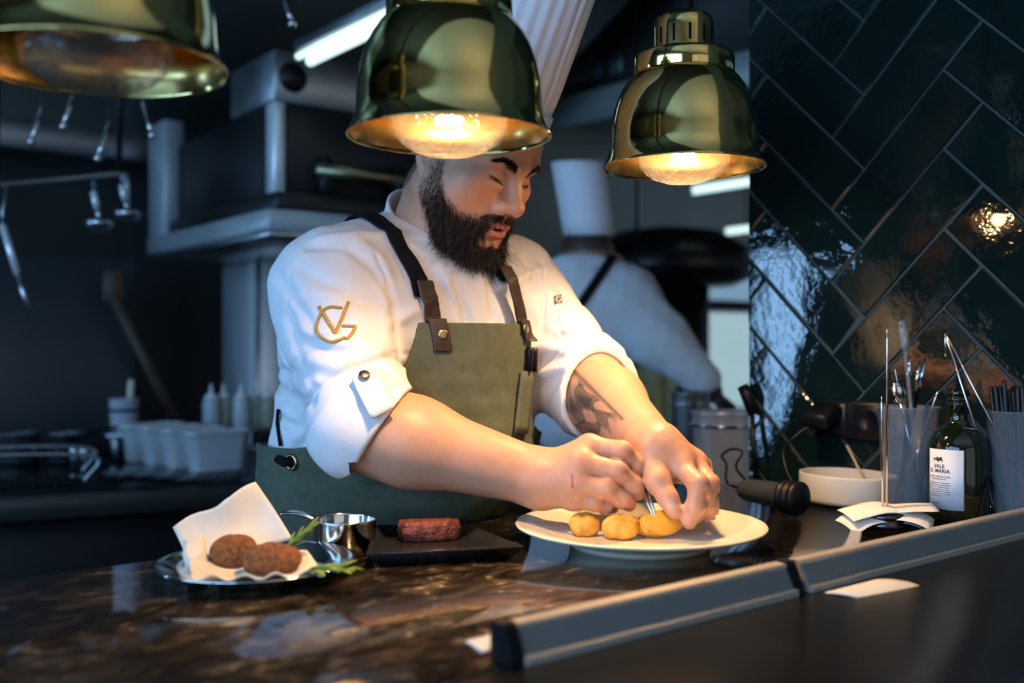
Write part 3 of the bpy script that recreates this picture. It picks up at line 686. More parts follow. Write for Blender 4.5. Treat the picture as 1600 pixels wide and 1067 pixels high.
# ---- jacket
cuR0, cuR1 = elR+(wrR-elR)*-.02, elR+(wrR-elR)*.12
cuL0, cuL1 = elL+(wrL-elL)*-.14, elL+(wrL-elL)*.13
caR = (wrR-elR).normalized(); caL = (wrL-elL).normalized()
cnR = (caR+Vector((.10, 0, -.42))).normalized(); cnL = (caL+Vector((.30, .10, .30))).normalized()
def planed(p, c, n): return (p-A3(c))@A3(n)
def jacket_base(p):
    d = torso(p)
    for sg in (1, -1): d = smin(d, rcone(p, chefw(.03*sg, -.035, 1.395), chefw(.148*sg, -.01, 1.334), .046, .060), .05)
    d = smin(d, rcone(p, chefw(-.008, -.025, 1.40), nkB, .080, .075), .04) if False else d
    aR = smin(rcone(p, shR, elR, .079, .062), rcone(p, elR, cuR1, .061, .062), .03)
    aL = smin(rcone(p, shL, elL, .072, .066), rcone(p, elL, cuL1, .065, .063), .03)
    return smin(smin(d, aR, .045), aL, .04)
colA, colN = chefw(-.008, -.012, 1.415), Vector(cF*.50)+Vector((0, 0, .87))
colN.normalize()
CREASES = []
def crease(pts, w, depth, t0=1.0):
    P = [march(jacket_base, x, y, t0) for x, y in pts]; c = sum(P, Vector())/len(P); CREASES.append((P, w, depth, c, max((q-c).length for q in P)+3*w))
for pts, w, dp in (
    ([(470, 418), (515, 446), (565, 470), (612, 486)], .010, .0050), ([(452, 498), (468, 530), (512, 549), (558, 554)], .012, .0075), ([(462, 545), (474, 580), (490, 612)], .008, .0040),
    ([(455, 470), (500, 462), (548, 458)], .010, -.0045), ([(465, 515), (500, 524), (545, 540), (590, 548)], .010, -.0055), ([(480, 580), (520, 588), (548, 600)], .009, .0050),
    ([(587, 401), (606, 440), (618, 480), (617, 525), (626, 565), (640, 606)], .0045, .0050), ([(600, 430), (604, 480), (600, 530)], .012, -.0050), ([(484, 384), (540, 386), (585, 420), (606, 459)], .008, .0050), ([(500, 372), (552, 372), (592, 404)], .009, -.0040),
    ([(550, 578), (597, 574), (634, 612)], .007, .0055), ([(540, 560), (590, 560), (628, 590)], .009, -.0045), ([(452, 426), (448, 470), (455, 508)], .0035, .0030),
    ([(434, 600), (455, 622), (488, 628)], .008, .0050), ([(436, 655), (465, 668), (492, 672)], .008, .0050), ([(432, 560), (446, 580), (470, 585)], .008, .0045),
    ([(612, 551), (640, 554), (662, 558)], .0030, .0030), ([(670, 425), (698, 460), (722, 501)], .008, .0055), ([(652, 440), (664, 480), (664, 505)], .007, .0045), ([(705, 440), (718, 465), (731, 501)], .006, .0050), ([(690, 420), (710, 470), (716, 500)], .009, -.0045), ([(772, 420), (766, 455), (768, 498)], .007, .0050), ([(600, 350), (632, 385), (655, 400)], .007, .0040),
    ([(846, 411), (851, 460), (846, 512), (838, 550)], .0045, .0050), ([(861, 471), (876, 520), (897, 557)], .0035, .0032), ([(835, 566), (887, 559), (938, 533)], .010, .0050), ([(840, 604), (887, 585), (935, 562)], .011, .0050), ([(848, 585), (890, 574), (935, 548)], .010, -.0030), ([(838, 520), (870, 532), (905, 528)], .010, .0055), ([(842, 540), (880, 548), (915, 540)], .010, -.0025), ([(860, 440), (872, 452), (884, 480)], .008, .0035), ([(806, 395), (828, 420), (838, 455)], .008, .0045)):
    crease(pts, w, dp)
def folds(p):
    """creases: long pulls down the sleeves and chest, gathered rings above the cuffs"""
    w = .0040*noise(p, 30)+.0026*noise(p, 62, off=4)
    for P, wd, dp, c, r in CREASES:
        m = sph(p, c, r) < 0
        if m.any():
            pm = p[m]; dd = rcone(pm, P[0], P[1], 0, 0)
            for a, b in zip(P[1:], P[2:]): dd = np.minimum(dd, rcone(pm, a, b, 0, 0))
            w[m] += dp*np.exp(-(dd/wd)**2)
    q = tochef(p); x = q[:, 0]; st_ = .0016*smooth01(.030+.010*np.sin(q[:, 2]*30)-x, -.0015, .0015)*(q[:, 1] > 0); w = w-st_
    w = w-.0050*np.exp(-(np.sin((p@A3((.42, -.20, -.95)))*26+1.6*noise(p, 12, off=9))/.22)**2)*np.exp(-((np.abs(x)-.12)/.06)**2)*(q[:, 1] > -.05)
    for s, e, a in ((shR, elR, 1.), (shL, elL, .8)):
        ax_ = A3((e-s).normalized()); t = (p-A3(s))@ax_/(e-s).length; r = np.sqrt(np.maximum(np.einsum('ij,ij->i', p-A3(s), p-A3(s))-((p-A3(s))@ax_)**2, 0))
        m = np.exp(-((t-.80)/.30)**2)*(r < .16)
        w = w+a*.0075*m*(np.exp(-(np.sin(t*13+1.4*noise(p, 16, off=2)+.9*np.sin((p@A3((.3, .8, .5)))*20))/.30)**2)-.25)
        m2 = np.exp(-((t-.25)/.28)**2)*(r < .17); w = w+a*.0070*m2*(np.exp(-(np.sin((p@A3((.55, -.35, .75)))*34+1.5*noise(p, 14, off=5))/.28)**2)-.2)
    return w
def jacket(p):
    d = jacket_base(p)+folds(p)
    for c1, cn, ca, el, r0, rr in ((cuR1, cnR, caR, cuR0, .0535, .0665), (cuL1, cnL, caL, cuL0, .050, .066)):
        a = (p-A3(c1))@A3(cn); near = np.einsum('ij,ij->i', p-A3(c1), p-A3(c1)) < .16**2
        band = smax(rcone(p, el, c1+ca*.06, rr+.004, rr), np.abs(a+.038)-.038, .006)+.0016*noise(p, 60, off=1)   # turned-up cuff
        d = np.where(near, smin(d, band, .003), d)
        ax_ = A3(ca); d = np.where(near & ((p-A3(el))@ax_ > -.03), smax(d, a, .004), d)
    d = smax(d, -bounded(p, elR+caR*.1, .2, lambda q: rcone(q, elR+caR*.012, wrR, .061, .050)), .003)
    d = smax(d, -bounded(p, elL+caL*.1, .2, lambda q: rcone(q, elL+caL*.016, wrL, .058, .046)), .003)
    # stand-up collar, open in front
    q = tochef(p)
    neck = rcone(p, chefw(-.02, -.03, 1.36), nkB+Vector((0, 0, .02)), .080, .075)
    topz = 1.396-.86*q[:, 1]; col = smax(np.abs(neck)-.0032, q[:, 2]-topz-.033, .004); col = smax(col, topz-.06-q[:, 2], .004)
    col = smax(col, 1.29-q[:, 2], .004); d = smax(d, -(neck+.001), .006); d = smin(d, col, .006)
    x, z = q[:, 0], q[:, 2]; bx_ = np.interp(z, [1.085, 1.105, 1.13, 1.17, 1.22, 1.275], [.22, .21, .165, .138, .110, .095]).astype(np.float32)-.004
    under = (x < bx_) & (x > -.098) & (z < 1.272) & (q[:, 1] > .0); bt_ = smin(torso(p), rcone(p, chefw(0, .02, 1.25), chefw(0, .02, 1.1), .10, .12), .05)
    d = np.where(under, np.maximum(d, bt_-.0035), d)                    # pressed flat under the bib
    return d
jv, jq = polygonise(jacket, (-.50, 1.12, .80), (.26, 1.80, 1.54), .0027)
jk = npobj('chef_jacket', jv, jq, M['cotton'], cook)

# ---- trousers and shoes, behind the pass
def trousers(p):
    q = tochef(p); s = np.abs(q[:, :1]); m = np.concatenate([s, q[:, 1:]], 1)
    d = rcone(m, (.10, -.10, .80), (.12, -.08, .48), .098, .072); d = smin(d, rcone(m, (.12, -.08, .48), (.13, -.12, .10), .072, .066), .03)
    d = smin(d, ell(q, (0, -.10, .86), (.20, .155, .10)), .05); return smax(d, np.maximum(.09-q[:, 2], q[:, 2]-.86), .01)
tv, tq = polygonise(trousers, (-.55, 1.2, .05), (.35, 1.95, .92), .010); npobj('trousers', tv, tq, M['trouser'], cook)
def shoes(p):
    q = tochef(p); s = np.abs(q[:, :1]); m = np.concatenate([s, q[:, 1:]], 1)
    return smax(smin(ell(m, (.13, -.02, .03), (.05, .135, .05)), rcone(m, (.13, -.12, .03), (.13, -.12, .11), .048, .05), .03), -q[:, 2], .005)
tv, tq = polygonise(shoes, (-.55, 1.0, -.02), (.4, 1.95, .2), .010); npobj('shoes', tv, tq, M['black'], cook)

# ---- apron: shells lying on the jacket
def apron(p):
    b = torso(p); b = smin(b, rcone(p, chefw(0, .02, 1.25), chefw(0, .02, 1.1), .10, .12), .05)
    q = tochef(p); x, y, z = q[:, 0], q[:, 1], q[:, 2]; w = (.0030*noise(p, 34, off=6)+.0030*noise(p, 80, off=2))*smooth01(1.27-z, 0, .1)
    sh = np.abs(b+w-.0105)-.0024
    rx = np.interp(z, [.80, 1.085, 1.105, 1.13, 1.17, 1.22, 1.275], [.40, .40, .21, .165, .138, .110, .095]).astype(np.float32)
    lx_ = np.interp(z, [.80, 1.085, 1.105, 1.13, 1.20, 1.275], [-.40, -.40, -.20, -.104, -.102, -.098]).astype(np.float32)
    d = smax(sh, x-rx, .003); d = smax(d, lx_-x, .003); d = smax(d, z-1.276, .002); d = smax(d, .70-z, .002)
    return smax(d, np.where(z < 1.11, -.135, .02)-y, .003)
av, aq = polygonise(apron, (-.50, 1.12, .84), (.26, 1.80, 1.30), .0026)
ap = npobj('bib_apron', av, aq, M['canvas'], cook)
jb = lambda p: jacket_base(p)+folds(p)
def strap(path, hw, z0, z1, off, th, ymin=-.3, over=False):
    zz, xx = zip(*path)
    def fn(p):
        q = tochef(p); x, y, z = q[:, 0], q[:, 1], q[:, 2]; b = jb(p) if not over else np.minimum(jb(p)-.006, apron(p)+.0075)
        xt = np.interp(z, zz, xx).astype(np.float32); d = smax(np.abs(b-off)-th, np.abs(x-xt)-hw, .0012)
        d = smax(d, np.maximum(z-z1, z0-z), .001); return smax(d, ymin-y, .001)
    return fn
PR = [(1.238, .068), (1.336, .080), (1.40, .100), (1.46, .112)]; PL = [(1.253, -.086), (1.368, -.060), (1.42, -.078), (1.46, -.09)]
for path, z0, z1 in ((PR, 1.236, 1.345), (PL, 1.250, 1.372)):
    v_, q_ = polygonise(strap(path, .0125, z1-.035, 1.6, .0045, .0022), (-.42, 1.20, 1.22), (.20, 1.72, 1.50), .0020); npobj('shoulder_strap', v_, q_, M['webbing'], ap)
    v_, q_ = polygonise(strap(path, .0115, z0, z1-.012, .0105, .0022, .02, True), (-.42, 1.20, 1.22), (.20, 1.72, 1.42), .0016); npobj('leather_strap', v_, q_, M['leather'], ap)
def disc(name, px, py, r, m, parent, fn, dome=.5, lift=.0, t0=1.0):
    c = march(fn, px, py, t0); n = Vector(grad(fn, np.array(c)[None])[0]); c = c+n*lift
    pr_ = [(r*.96, 0), (r, r*.12), (r*.95, r*.28)]+[(r*.95*math.cos(a), r*.28+r*.3*dome*math.sin(a)) for a in (.4, .8, 1.2)]+[(0, r*.28+r*.3*dome)]
    return MB().lathe(c, pr_, 24, axis=n).build(name, m, parent, True)
disc('rivet', 692, 522, .0068, M['rivet'], ap, strap(PR, .0115, 1.236, 1.333, .0105, .0022, .02, True)); disc('rivet', 821, 513, .0066, M['rivet'], ap, strap(PL, .0115, 1.250, 1.36, .0105, .0022, .02, True))
# sleeve tab with its snap, embroidery, emblem, tie and eyelet
def project(pts, fn, lift=.0, t0=1.0):
    out = []
    for x, y in pts:
        c = march(fn, x, y, t0); out.append(c+Vector(grad(fn, np.array(c)[None], .004)[0])*lift)
    return out
def dense(pts, k=4): return [(a[0]+(b[0]-a[0])*i/k, a[1]+(b[1]-a[1])*i/k) for a, b in zip(pts, pts[1:]) for i in range(k)]+[pts[-1]]
em = MB()
em.tube(project(dense([(498.7, 479), (524, 521.5)], 10), jacket, .0006), .0022, 8); em.tube(project(dense([(524, 521.5), (544, 472.5)], 10), jacket, .0006), .0022, 8)
em.tube(project([(p.x, p.y) for p in curve([(x, y, 0) for x, y in [(534.8, 481), (515, 480), (502, 490), (494.8, 512), (500, 525), (515, 533.6), (528, 532), (538, 527.7)]], 40)], jacket, .0006), .0021, 8)
em.tube(project(dense([(535.4, 510), (555, 510)], 6)+dense([(555, 510), (551, 520.5), (542, 530), (538, 527.7)], 4), jacket, .0006), .0021, 8)
em.build('gold_monogram', M['gold_thread'], jk, True)
tq4 = project([(551, 590), (583, 583), (611, 637), (582, 657)], jacket, .0085)
tgd = []
for t in np.linspace(0, 1, 9):
    row = []
    for u_ in np.linspace(0, 1, 7):
        rnd = .0 if t > .2 else (.2-t)/.2*abs(u_-.5)**2*.9
        p_ = (tq4[0]*(1-u_)+tq4[1]*u_)*(1-t-rnd*.3)+(tq4[3]*(1-u_)+tq4[2]*u_)*(t+rnd*.3); row.append(p_+Vector((-.3, -.9, .3))*.003*math.sin(math.pi*t)*1.2)
        for _ in range(6):
            q_ = np.array(row[-1], dtype=np.float32)[None]; dd = float(jacket(q_)[0])
            if dd < .0042: row[-1] = row[-1]+Vector(grad(jacket, np.array(row[-1])[None], .006)[0])*(.0045-dd)
    tgd.append(row)
MB().sheet(tgd, .0034).build('sleeve_tab', M['cotton'], jk, True)
disc('snap_button', 568, 595, .0072, mat('gunmetal_snap', (.20, .17, .14), .3, 1.), jk, jacket, .7, .0105)
ep = project([(865, 463), (876, 461), (878, 474), (867, 476)], jacket, .0010, 1.3); MB().sheet([[ep[0], ep[1]], [ep[3], ep[2]]], .0016).build('sleeve_emblem', mat('grey_woven_label', (.16, .15, .14), .7), jk)
rg = project([(871.5+3.4*math.cos(a), 468.5+4.2*math.sin(a)) for a in np.linspace(0, 2*math.pi, 20)[:-1]], jacket, .0024, 1.3); MB().tube(rg, .0007, 6, closed=True).build('emblem_ring', M['cotton'], jk, True)
ey = march(apron, 456, 722, 1.2); en = Vector(grad(apron, np.array(ey)[None], .004)[0]); e_ = en.orthogonal().normalized(); e2_ = en.cross(e_)
MB().tube([ey+en*.001+(e_*math.cos(a)+e2_*math.sin(a))*.0095 for a in np.linspace(0, 2*math.pi, 25)[:-1]], .0026, 8, closed=True).build('eyelet', M['rivet'], ap, True)
MB().lathe(ey+en*.0006, [(.008, 0), (0, .0004)], 20, axis=en).build('eyelet_hole', M['webbing'], ap)
bt = project([(438, 640), (436, 660), (439, 680), (441, 696)], jacket, .003, 1.2); MB().tube(bt, .0028, 6).build('back_strap', M['webbing'], ap, True)
tie = [ey+en*.004]+project([(446, 721), (437, 716)], lambda p: np.minimum(jacket(p), apron(p)), .004, 1.2); MB().tube(tie, [.005, .007, .006], 8).build('tie_string', M['webbing'], ap, True)
# pen pocket at the side of the bib with two pens
pk = lambda p: np.minimum(jb(p), apron(p))
for k, (x0, x1) in enumerate(((823, 821), (831, 828))):
    a_, b_ = project([(x0, 543), (x1, 580)], pk, .006, 1.3); MB().tube([a_, a_+(b_-a_)*.12, b_], [.0052, .0055, .0052], 12).build('pen', M['black'], ap)
gp = [project([(811+2*k-(r*1.6), 580+r*14) for k in range(0, 12, 2)], pk, .0045, 1.3) for r in range(8)]
MB().sheet(gp, .003).build('pen_pocket', M['canvas'], ap, True)
# tweezers held in the right hand
tz = thing('tweezers', 'fine steel plating tweezers held in the cook’s right hand', 'tweezers', tuple(W(1024, 812, 1.199)))
ta, tb_ = W(1001, 745, 1.236), W(1024, 812, 1.199)
for sg in (-1, 1):
    s_ = Vector((.8, .2, .3)).normalized()*sg; MB().tube([ta+(ta-tb_)*.9+Vector((0, .03, 0)), ta+s_*.0026, ta+(tb_-ta)*.55+s_*.0026, tb_+s_*.0009, tb_+Vector((.010, .003, -.006))], [.0022, .0024, .0021, .0010, .0006], 8).build('tweezer_arm', M['polished'], tz, True)
gr = MB()
for k in range(4):
    c = ta+(tb_-ta)*(.06+.06*k); gr.lathe(c, [(.0044, -.0008), (.0048, 0), (.0044, .0008)], 16, axis=(tb_-ta))
gr.build('grip_rings', M['alu'], tz, True)

# ---------------------------------------------------------------- things on the pass
def G(px, py, z=CT):
    Y = (CZ-z)*F/(py-533.5); return Vector(((px-800)/F*Y, Y, z))
M['china'] = mat('cream_glazed_china', (.82, .72, .53), .22, var=.03, scale=8, coat=.3)
M['fried'] = mat('golden_fried_dough', (.90, .40, .060), .55, var=.35, scale=60, bump=.35, bscale=160)
M['crumb'] = mat('brown_breadcrumb_crust', (.36, .125, .030), .75, var=.5, scale=190, bump=1.0, bscale=420)
M['yolk'] = mat('golden_gel', (.75, .36, .035), .25, sss=.2, var=.1, scale=30)
M['paper'] = mat('white_paper', (.74, .70, .63), .8, var=.03, scale=15)
M['parch'] = mat('greaseproof_paper', (.72, .66, .56), .75, var=.08, scale=22, bump=.06, bscale=60)
M['slate'] = mat('black_tray_glaze', (.018, .017, .017), .25, rvar=.06, scale=9)
M['meat'] = mat('seared_beef', (.20, .048, .028), .4, var=.6, scale=90, bump=.6, bscale=140)
M['leaf'] = mat('fresh_green_leaf', (.20, .32, .045), .45, var=.3, scale=60, sss=.05)
M['ceramic'] = mat('pale_grey_ceramic', (.50, .48, .43), .5, var=.08, scale=25)
M['plastic'] = glassmat('clear_polypropylene', (.86, .90, .94), .12, 1.4, body=(.66, .70, .74), bw=.15)
M['oilglass'] = mat('dark_olive_glass', (.006, .009, .003), .06, coat=.5)
M['label'] = mat('white_bottle_label', (.72, .72, .74), .65, var=.02, scale=30)
M['ink'] = mat('dark_grey_ink', (.03, .03, .035), .7); M['inkred'] = mat('faded_red_ink', (.30, .16, .18), .7)

# big plate
PC = G(1000, 851, CT); PC.z = CT
pl = thing('dinner_plate', 'large round cream dinner plate under the cook’s hands', 'plate', tuple(PC))
MB().lathe(PC, [(0, .006), (.078, .006), (.080, .0), (.086, .0), (.088, .004), (.092, .008), (.120, .0155), (.148, .0225), (.1525, .0248), (.1535, .0262), (.1525, .0275), (.148, .0272), (.118, .0200), (.104, .0155), (.085, .0125), (0, .0118)], 96).build('plate_body', M['china'], pl, True)
def lump(c, ax_, r, seed, m, name='x', amp=.10, nu=22, nv=14, sink=.0):
    rg = random.Random(seed); ph = [rg.uniform(0, 6.28) for _ in range(8)]; b = MB(); rows = []; ca, sa = math.cos(ax_), math.sin(ax_)
    for i in range(nv+1):
        th = math.pi*i/nv; row = []
        for j in range(nu):
            f = 2*math.pi*j/nu; d = Vector((math.sin(th)*math.cos(f), math.sin(th)*math.sin(f), -math.cos(th)))
            k = 1+amp*(math.sin(3*f+ph[0]+2*th)*.4+math.sin(2*th*2+ph[1])*.4+math.sin(5*f-3*th+ph[2])*.25+math.sin(9*f+7*th+ph[3])*.14)
            v = Vector((d.x*r[0]*k, d.y*r[1]*k, d.z*r[2]*k)); v.z = max(v.z, -r[2]*.86); row.append(c+Vector((v.x*ca-v.y*sa, v.x*sa+v.y*ca, v.z)))
        rows.append(row+[row[0]])
    n = nu+1; vs = [v for r_ in rows for v in r_]; fs = [(i*n+j, i*n+j+1, (i+1)*n+j+1, (i+1)*n+j) for i in range(nv) for j in range(nu)]
    return b.add(vs, fs)
def food(name, label, cat, px, py, z, r, rz, seed, m, group=None, amp=.10, nu=40, nv=24):
    c = G(px, py, z); c.z = z+r[2]*.86; o = lump(c, rz, r, seed, m, amp=amp, nu=nu, nv=nv).build(name, m, None, True, (c.x, c.y, z)); return tag(o, label, cat, group), c
ZP = CT+.0123
food('fritter', 'golden fried round fritter at the left of the row on the big plate', 'food', 914, 836, ZP, (.0205, .0185, .0150), .5, 1, M['fried'], 'fritters on the big plate', .11)
food('fritter', 'golden fried fritter in the middle of the row on the big plate', 'food', 970, 841, ZP, (.0240, .0180, .0155), .1, 5, M['fried'], 'fritters on the big plate', .11)
_, fc = food('fritter', 'fried fritter under the yellow gel slice, right of the row', 'food', 1020, 838, ZP, (.0230, .0180, .0150), .1, 9, M['fried'], 'fritters on the big plate')
g = []; gn = Vector((.14, -.90, .42)).normalized(); gx = Vector((1, .2, 0)).normalized(); gx = (gx-gn*gx.dot(gn)).normalized(); gy = gn.cross(gx)
for i in range(9):
    r_ = i/8; g.append([fc+gn*(.0190-.005*r_*r_)+Vector((0, 0, -.0005))+gx*(.0085+.0265*r_*math.cos(a)*(1+.05*math.sin(3*a)))+gy*(.0145*r_*math.sin(a)*(1+.06*math.cos(4*a))) for a in np.linspace(0, 2*math.pi, 37)])
o = MB().sheet(g, .0022).build('gel_slice', M['yolk'], None, True, tuple(fc)); tag(o, 'glossy golden yellow gel slice being laid on the right fritter', 'food')

# small steel plate with croquettes, paper and herbs
SP = G(400, 898, CT)
sp = thing('steel_plate', 'small round steel plate holding two brown croquettes on paper', 'plate', tuple(SP))
MB().lathe(SP, [(0, .0), (.070, 0), (.076, .003), (.092, .0115), (.103, .0150), (.1050, .0158), (.1055, .0166), (.1045, .0176), (.102, .0170), (.091, .0135), (.076, .0055), (.070, .0030), (0, .0030)], 96).build('plate_body', M['polished'], sp, True)
ZS = CT+.0062
food('croquette', 'brown breaded croquette at the back left on the steel plate', 'food', 367, 888, ZS, (.0265, .0225, .0195), .35, 21, M['crumb'], 'croquettes on the steel plate', .06)
food('croquette', 'brown breaded croquette in front, lying to the right', 'food', 424, 899, ZS, (.0320, .0200, .0185), -.12, 25, M['crumb'], 'croquettes on the steel plate', .06)
# folded greaseproof paper standing up behind them
def quadgrid(a, b, c, d, nu, nv, fn):
    """a b top edge (left to right), d c bottom edge"""
    a, b, c, d = map(Vector, (a, b, c, d)); return [[(a*(1-s)+b*s)*(1-t)+(d*(1-s)+c*s)*t+fn(s, t) for s in np.linspace(0, 1, nu)] for t in np.linspace(0, 1, nv)]
pp = thing('greaseproof_paper', 'folded white greaseproof paper standing up behind the croquettes', 'paper', tuple(G(372, 884, ZS)))
A_, B_, C_, D_ = W(270, 824, 1.10), W(398, 755, 1.14), W(458, 842, 1.13), W(296, 888, 1.075)
MB().sheet(quadgrid(A_, B_, C_, D_, 22, 18, lambda s, t: Vector((0, .012*math.sin(s*3.1)*math.sin(t*2.6)+.004*math.sin(s*7+t*3), .003*math.sin(s*9)*(1-t)))), .0009).build('front_sheet', M['parch'], pp, True)
A2, B2, C2, D2 = W(284, 818, 1.115), W(404, 757, 1.15), W(455, 842, 1.145), W(300, 884, 1.095)
MB().sheet(quadgrid(A2, B2, C2, D2, 20, 14, lambda s, t: Vector((0, .010*math.sin(s*3.1)*math.sin(t*2.6), .003*math.sin(s*11+1)*(1-t)))), .0009).build('back_sheet', M['parch'], pp, True)
A3_, B3_, C3_, D3_ = G(292, 868, ZS+.014), G(480, 862, ZS+.010), G(505, 896, ZS+.011), G(300, 904, ZS+.013)
MB().sheet(quadgrid(A3_, B3_, C3_, D3_, 40, 14, lambda s, t: Vector((0, 0, -.010*math.sin(math.pi*min(1, max(0, s)))*math.sin(math.pi*t)**.6+.0032*math.sin(s*26+t*4)*t*t+.002*math.sin(s*15)*(1-t)))), .0009).build('lower_fold', M['parch'], pp, True)
A4, B4, C4, D4 = W(286, 845, 1.062), W(318, 838, 1.075), W(330, 892, 1.050), W(289, 896, 1.035)
MB().sheet(quadgrid(A4, B4, C4, D4, 14, 14, lambda s, t: Vector((0, -.010*math.sin(math.pi*s)+.003*math.sin(t*11), .002*math.sin(s*9)))), .0009).build('crumpled_corner', M['parch'], pp, True)
def sprig(name, label, base, tip, n, L, wd, seed):
    rg = random.Random(seed); base, tip = Vector(base), Vector(tip); t = thing(name, label, 'herb', tuple(base), 0, 'herb sprigs on the steel plate')
    up = Vector((0, 0, 1)); dr = (tip-base).normalized(); sd = dr.cross(up).normalized(); up = sd.cross(dr)
    P = [base+(tip-base)*k/7+up*.004*math.sin(k/7*3) for k in range(8)]; MB().tube(P, [.0013-.0001*k for k in range(8)], 6).build('stem', M['leaf'], t, True)
    for k in range(n):
        f = (k+.6)/n; p = base+(tip-base)*f; s_ = 1 if k % 2 else -1; d = (dr*rg.uniform(.5, .9)+sd*s_*rg.uniform(.35, .8)*(1.1-f*.7)+up*rg.uniform(.05, .55)).normalized()
        w = d.cross(up).normalized(); nn = w.cross(d); l_ = L*rg.uniform(.75, 1.15)*(1-.25*f); gr_ = []
        for i in range(6):
            u_ = i/5; ww = wd*math.sin(math.pi*(.08+.86*u_))**.8; c = p+d*l_*u_+nn*(-.25*l_*u_*u_); gr_.append([c-w*ww+nn*ww*.35, c, c+w*ww+nn*ww*.35])
        MB().sheet(gr_, .0005).build('leaf', M['leaf'], t, True)
sprig('herb_sprig', 'green herb sprig leaning up behind the croquettes', W(446, 862, 1.075), W(488, 826, 1.085), 15, .021, .0034, 3)
sprig('herb_sprig', 'bright green herb sprig lying at the right rim of the steel plate', G(478, 893, ZS+.014), G(540, 890, ZS+.016), 15, .022, .0036, 8)

# small steel saucepan
SPN = G(539, 862, CT); sn = thing('mini_saucepan', 'little steel sauce pan with a long thin handle beside the croquettes', 'saucepan', tuple(SPN))
MB().lathe(SPN, [(0, 0), (.0345, 0), (.0362, .0018), (.0368, .037), (.0380, .0385), (.0387, .0396), (.0377, .0404), (.0360, .0392), (.0354, .0370), (.0349, .003), (.033, .0018), (0, .0016)], 72).build('pan_body', M['polished'], sn, True)
MB().lathe(SPN, [(.0345, .012), (0, .0125)], 48).build('sauce', mat('brown_sauce', (.10, .045, .015), .2), sn, True)
hA = SPN+Vector((-.030, .018, .030)); hB = W(438, 803, 1.20)
hg = [[hA+(hB-hA)*t+Vector((0, 0, .006*math.sin(t*3)))+Vector((.35, .5, .2)).normalized()*w for w in (-.0042, 0, .0042)] for t in np.linspace(0, 1, 10)]
MB().sheet(hg, .0022).build('handle', M['polished'], sn, True)

# black tray with seared steak
T0, T1, T2, T3 = G(572, 872, CT+.012), G(818, 855, CT+.016), G(735, 822, CT+.016), G(588, 826, CT+.012)
for p in (T0, T1, T2, T3): p.z = CT
tc_ = (T0+T1+T2+T3)/4; tr = thing('steak_tray', 'black angular tray with a piece of seared steak on it', 'tray', tuple(tc_))
def ringz(k, z): return [tc_+(p-tc_)*k+Vector((0, 0, z)) for p in (T0, T1, T2, T3)]
tm = MB(); rr_ = [ringz(.82, 0), ringz(.86, .002), ringz(1.0, .0150), ringz(1.0, .0172), ringz(.985, .0172), ringz(.85, .0062), ringz(.80, .0056)]
vs = [p for r in rr_ for p in r]; fs = [(3, 2, 1, 0), tuple(24+i for i in range(4))]+[(k*4+i, k*4+(i+1) % 4, (k+1)*4+(i+1) % 4, (k+1)*4+i) for k in range(6) for i in range(4)]
tm.add(vs, fs).build('tray_body', M['slate'], tr, math.radians(20))
st = G(670, 842, CT+.0060)
sm_ = MB(); nu = 36; rows = []
for (k, z) in ((.0, 0), (.9, 0), (1, .003), (1.02, .011), (.99, .019), (.93, .0225), (.6, .024), (.0, .0245)):
    row = []
    for j in range(nu):
        a = 2*math.pi*j/nu; ex = .55; cx_ = math.copysign(abs(math.cos(a))**ex, math.cos(a)); sx_ = math.copysign(abs(math.sin(a))**ex, math.sin(a)); wob = 1+.05*math.sin(3*a+1)+.03*math.sin(7*a)
        x, y = .038*cx_*k*wob, .019*sx_*k*wob; row.append(st+Vector((x*.97-y*.22, x*.22+y*.97, z+.0012*math.sin(5*a+z*300)*k)))
    rows.append(row+[row[0]])
n = nu+1; sm_.add([v for r in rows for v in r], [(i*n+j, i*n+j+1, (i+1)*n+j+1, (i+1)*n+j) for i in range(len(rows)-1) for j in range(nu)])
tag(sm_.build('steak', M['meat'], None, True, tuple(st)), 'thick piece of seared beef steak lying on the black tray', 'food')

M['gripgrey'] = mat('grey_grip_rubber', (.17, .165, .16), .42)
# ticket rail in two lengths, tickets
def rail(u0, u1, label, capped):
    v0 = .600; t = thing('ticket_rail', label, 'ticket rail', tuple(R2(u0, v0, CT)), ANG, 'ticket rail along the pass')
    prof = [(-.0045, 0), (-.0045, .0062), (.0018, .0075), (.0105, .0240), (.0098, .0275), (.0115, .0295), (.0225, .0300), (.0245, .0280), (.0245, 0)]
    mk = lambda pr, name, m, a, b: MB().prism([R2(a, v0+v, CT+z) for v, z in pr], U*(b-a)).build(name, m, t, False)
    mk(prof, 'rail_body', M['alu'], u0+.008, u1)
    mk([(.0016, .0078), (.0102, .0238), (.0090, .0246), (.0004, .0084)], 'grip_face', M['gripgrey'], u0+.010, u1-.002)
    if capped: mk([(-.002, 0), (-.002, .006), (.008, .0285), (.011, .0315), (.0245, .0315), (.027, .029), (.027, 0)], 'end_cap', M['black'], u0-.004, u0+.008)
    mk([(-.002, 0), (-.002, .006), (.008, .0285), (.011, .0315), (.0245, .0315), (.027, .029), (.027, 0)], 'joint_cap', M['black'], u1, u1+.012)
    return t
rail(.472, .822, 'aluminium ticket rail length with a dark end cap nearest the camera', True)
rail(.836, 1.425, 'aluminium ticket rail length running to the tiled wall', False)
def ticket(label, pts, fn, group=None, nu=8, nv=8, name='order_ticket'):
    g_ = quadgrid(*pts, nu, nv, fn); c = sum(map(Vector, pts), Vector())/4
    return tag(MB().sheet(g_, .0006).build(name, M['paper'], None, True, tuple(c)), label, 'paper', group)
